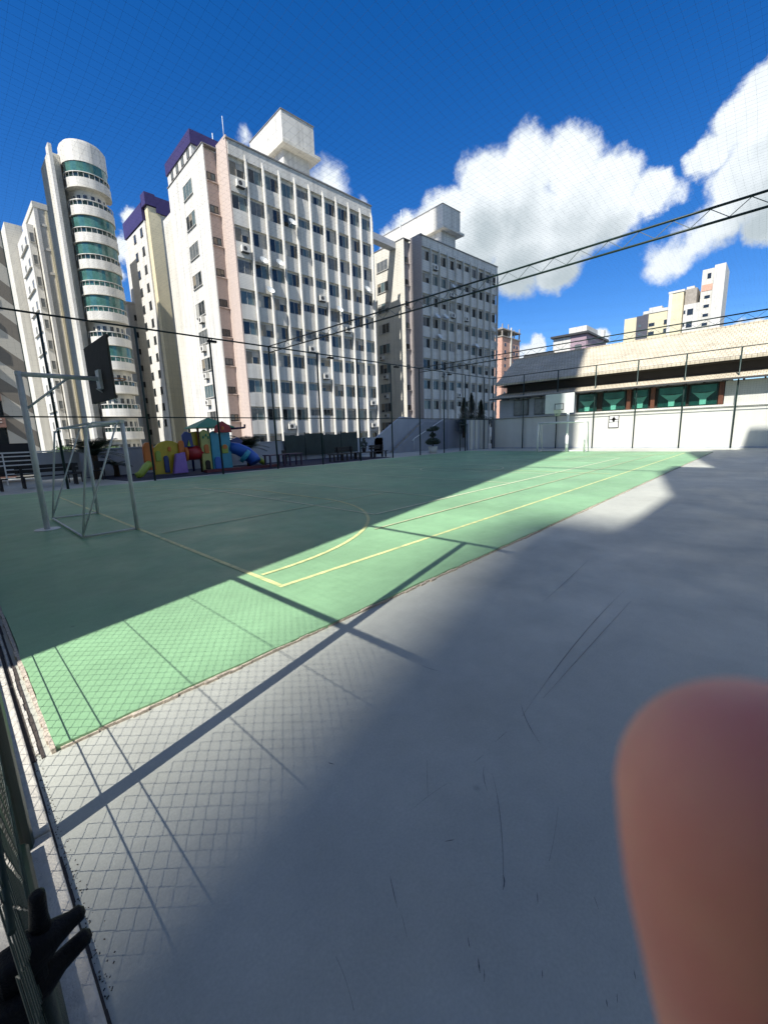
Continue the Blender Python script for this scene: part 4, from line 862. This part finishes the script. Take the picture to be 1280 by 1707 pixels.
# ------------------------------------------------------------------ plants
def palm(x, y, h, n, Lf, label, seed):
    random.seed(seed); t = thing('palm', label, 'palm', (x, y, 0), 0, 'feathery palms on the terrace')
    MB().tube([(0, 0, 0), (.02, 0, h*.5), (0, .02, h)], [.14, .12, .13], 10).build('trunk', BARK, t)
    for i in range(n):
        a = 2*PI*i/n+random.uniform(-.2, .2); el = random.uniform(.25, 1.4); L_ = Lf*random.uniform(.8, 1.1)
        d = Vector((math.cos(a), math.sin(a), 0)); P = [Vector((0, 0, h))+d*(L_*s*math.cos(el*(1-.4*s)))+Vector((0, 0, L_*(s*math.sin(el)-.42*s*s))) for s in [k/9 for k in range(10)]]
        mb = MB(); side = Vector((-d.y, d.x, 0))
        for k in range(9): mb.bar(P[k], P[k+1], .012)
        for k in range(1, 10):
            for q in (0, .5):
                p = P[k-1].lerp(P[k], q); ln = .34*math.sin(PI*min(.95, (k+q)/10.5))*Lf/.9+.04
                for s in (-1, 1):
                    tip = p+side*(s*ln*.8)+(P[k]-P[k-1]).normalized()*ln*.6-Vector((0, 0, .05))
                    w_ = (P[k]-P[k-1]).normalized()*.026
                    mb.quad(p-w_, p+w_, tip+w_*.15, tip-w_*.15)
        mb.build('frond', LEAF, t)
palm(4.95, 23.4, 1.15, 34, 1.35, 'dark palm with arching fronds seen through the near goal', 1)
palm(12.75, 23.3, 1.05, 34, 1.4, 'dark palm with arching fronds right of the play tower', 2)
palm(5.9, 24.0, .6, 14, .8, 'small low palm between the near goal and the yellow slide', 9)
def leafball(mb, c, r, n, s, squash=1.):
    c = Vector(c)
    for _ in range(n):
        v = Vector((random.gauss(0, 1), random.gauss(0, 1), random.gauss(0, 1))).normalized()*r*random.uniform(.55, 1.08); v.z *= squash
        p = c+v; a = Vector((random.gauss(0, 1), random.gauss(0, 1), random.gauss(0, 1))).normalized(); b = a.orthogonal().normalized(); k = s*random.uniform(.6, 1.3)
        mb.quad(p-a*k-b*k*.4, p+a*k-b*k*.4, p+a*k+b*k*.4, p-a*k+b*k*.4)
random.seed(4)
t = thing('topiary', 'dark cloud-pruned shrub in a pale pot in front of the stair wall', 'shrub', (27.4, 20.4, 0))
MB().tube([(0, 0, .0), (0, 0, .55)], [.3, .38], 14).build('pot', FARWALL, t); MB().tube([(0, 0, .5), (.05, 0, 1.1), (0, 0, 1.9)], .05, 8).build('trunk', BARK, t)
mb = MB(); leafball(mb, (0, 0, .95), .55, 900, .05, .45); leafball(mb, (-.35, 0, .85), .4, 500, .05, .4); leafball(mb, (.4, 0, .85), .4, 500, .05, .4); leafball(mb, (.0, 0, 1.45), .25, 300, .05, .8); leafball(mb, (.2, 0, 1.95), .42, 700, .05, .45); leafball(mb, (-.3, 0, 1.85), .3, 400, .05, .4); mb.build('foliage', LEAF, t)
t = thing('potted_plant', 'small dark potted plant standing on the low table between two benches', 'plant', (20.1, 20.85, .48))
MB().tube([(0, 0, 0), (0, 0, .28)], [.12, .17], 12).build('pot', BENCHM, t); mb = MB(); leafball(mb, (0, 0, .5), .26, 300, .05, 1.1); leafball(mb, (.02, 0, .85), .12, 120, .04, 1.2); mb.build('foliage', LEAF, t)
def conifer(x, y, z, h, r, label, grp='cypresses behind the far wall', seed=1):
    random.seed(seed); t = thing('cypress', label, 'tree', (x, y, z), 0, grp)
    MB().tube([(0, 0, 0), (0, 0, h*.9)], [.12, .03], 8).build('trunk', BARK, t); mb = MB()
    for i in range(2600):
        s = random.random()**.8; rr = r*(1-s)**.7*(.7+.3*math.sin(9*s+i))*random.uniform(.4, 1.1); a = random.uniform(0, 2*PI)
        p = Vector((rr*math.cos(a), rr*math.sin(a), .4+s*(h-.4))); v = Vector((math.cos(a)*.5, math.sin(a)*.5, 1)).normalized(); b = v.orthogonal().normalized(); k = random.uniform(.05, .12)
        mb.quad(p-v*k-b*k*.4, p-v*k+b*k*.4, p+v*k+b*k*.2, p+v*k-b*k*.2)
    mb.build('crown', LEAF, t)
conifer(37.6, 24.0, 1.0, 4.0, 1.0, 'left one of the three dark cypresses beside the hall', seed=1); conifer(39.4, 24.2, 1.0, 4.6, 1.05, 'tallest middle cypress of the three beside the hall', seed=2); conifer(41.0, 24.0, 1.0, 3.9, 1.0, 'right one of the three dark cypresses beside the hall', seed=3)
random.seed(8)
mb = MB()
for i in range(26): leafball(mb, (random.uniform(36.6, 43), 23.6+random.uniform(-.4, .6), 2.6+random.uniform(-.3, .4)), .5, 90, .07, .8)
tag(mb.build('hedge', LEAF), 'dark clipped hedge at the foot of the cypresses', 'hedge')
# street trees beyond the terrace, low between the towers
def tree(x, y, h, r, label, seed, m=LEAF2):
    random.seed(seed); t = thing('street_tree', label, 'tree', (x, y, -6), 0, 'street trees below the terrace')
    MB().tube([(0, 0, 0), (.1, 0, h*.4), (0, .1, h*.75)], [.22, .17, .08], 8).build('trunk', BARK, t); mb = MB()
    for i in range(26):
        a = random.uniform(0, 2*PI); rr = r*random.uniform(.1, .8); leafball(mb, (rr*math.cos(a), rr*math.sin(a), h*.75+random.uniform(-.6, .8)*r*.7), r*random.uniform(.25, .4), 150, .1, .8)
    mb.build('crown', m, t)
tree(7.6, 45, 8.4, 1.7, 'sunlit green tree low behind the railing at far left', 21); tree(11.4, 47, 8.3, 1.6, 'green tree behind the left palm', 22)
tree(20.5, 60, 8.2, 1.5, 'green treetop behind the yellow play house', 23); tree(31, 34, 7.6, 1.2, 'treetop just above the parapet near the green screen', 24)
# ------------------------------------------------------------------ fingertip over the lens
fg = thing('person', "photographer's pink fingertip intruding at the lower right of the view", 'finger', tuple(CAM))
def campt(x, y, dep): return pray(x, y)*dep
path = [(1280, 1370, .0275, .0089), (1288, 1420, .0279, .0092), (1300, 1490, .0284, .0095), (1322, 1600, .0296, .0098), (1350, 1760, .032, .0102), (1400, 1990, .036, .0103), (1480, 2350, .044, .0104)]
def smooth_tube(path, n=28, sub=8):
    P = [campt(x, y, d) for x, y, d, r in path]; Rr = [p[3] for p in path]
    pts = []; rs = []
    # rounded tip
    d = (P[0]-P[1]).normalized()
    for k in range(10, 0, -1):
        a = PI/2*k/10; pts.append(P[0]+d*Rr[0]*1.0*math.sin(a)); rs.append(max(.0002, Rr[0]*math.cos(a)))
    for k in range(len(P)-1):
        p0 = P[max(k-1, 0)]; p1 = P[k]; p2 = P[k+1]; p3 = P[min(k+2, len(P)-1)]
        for s in range(sub):
            t = s/sub; q = .5*((2*p1)+(p2-p0)*t+(2*p0-5*p1+4*p2-p3)*t*t+(-p0+3*p1-3*p2+p3)*t**3); pts.append(q); rs.append(Rr[k]*(1-t)+Rr[k+1]*t)
    pts.append(P[-1]); rs.append(Rr[-1]); return MB().tube(pts, rs, n)
fo = smooth_tube(path).build('finger_skin', SKIN, fg)

# unseen phone behind the lens, added to darken the lower fingertip
ph = thing('phone', "photographer's unseen black phone just behind the viewpoint, added to shade the fingertip", 'phone', tuple(CAM-fw*.009))
po = bevel(B('body', BLACKM, ph, (-.038, .034, -.135, .015, -.004, .004)), .006, 3)
po.matrix_parent_inverse = Matrix.Identity(4)
ph.rotation_euler = Matrix(((rt.x, up.x, -fw.x), (rt.y, up.y, -fw.y), (rt.z, up.z, -fw.z))).to_euler()
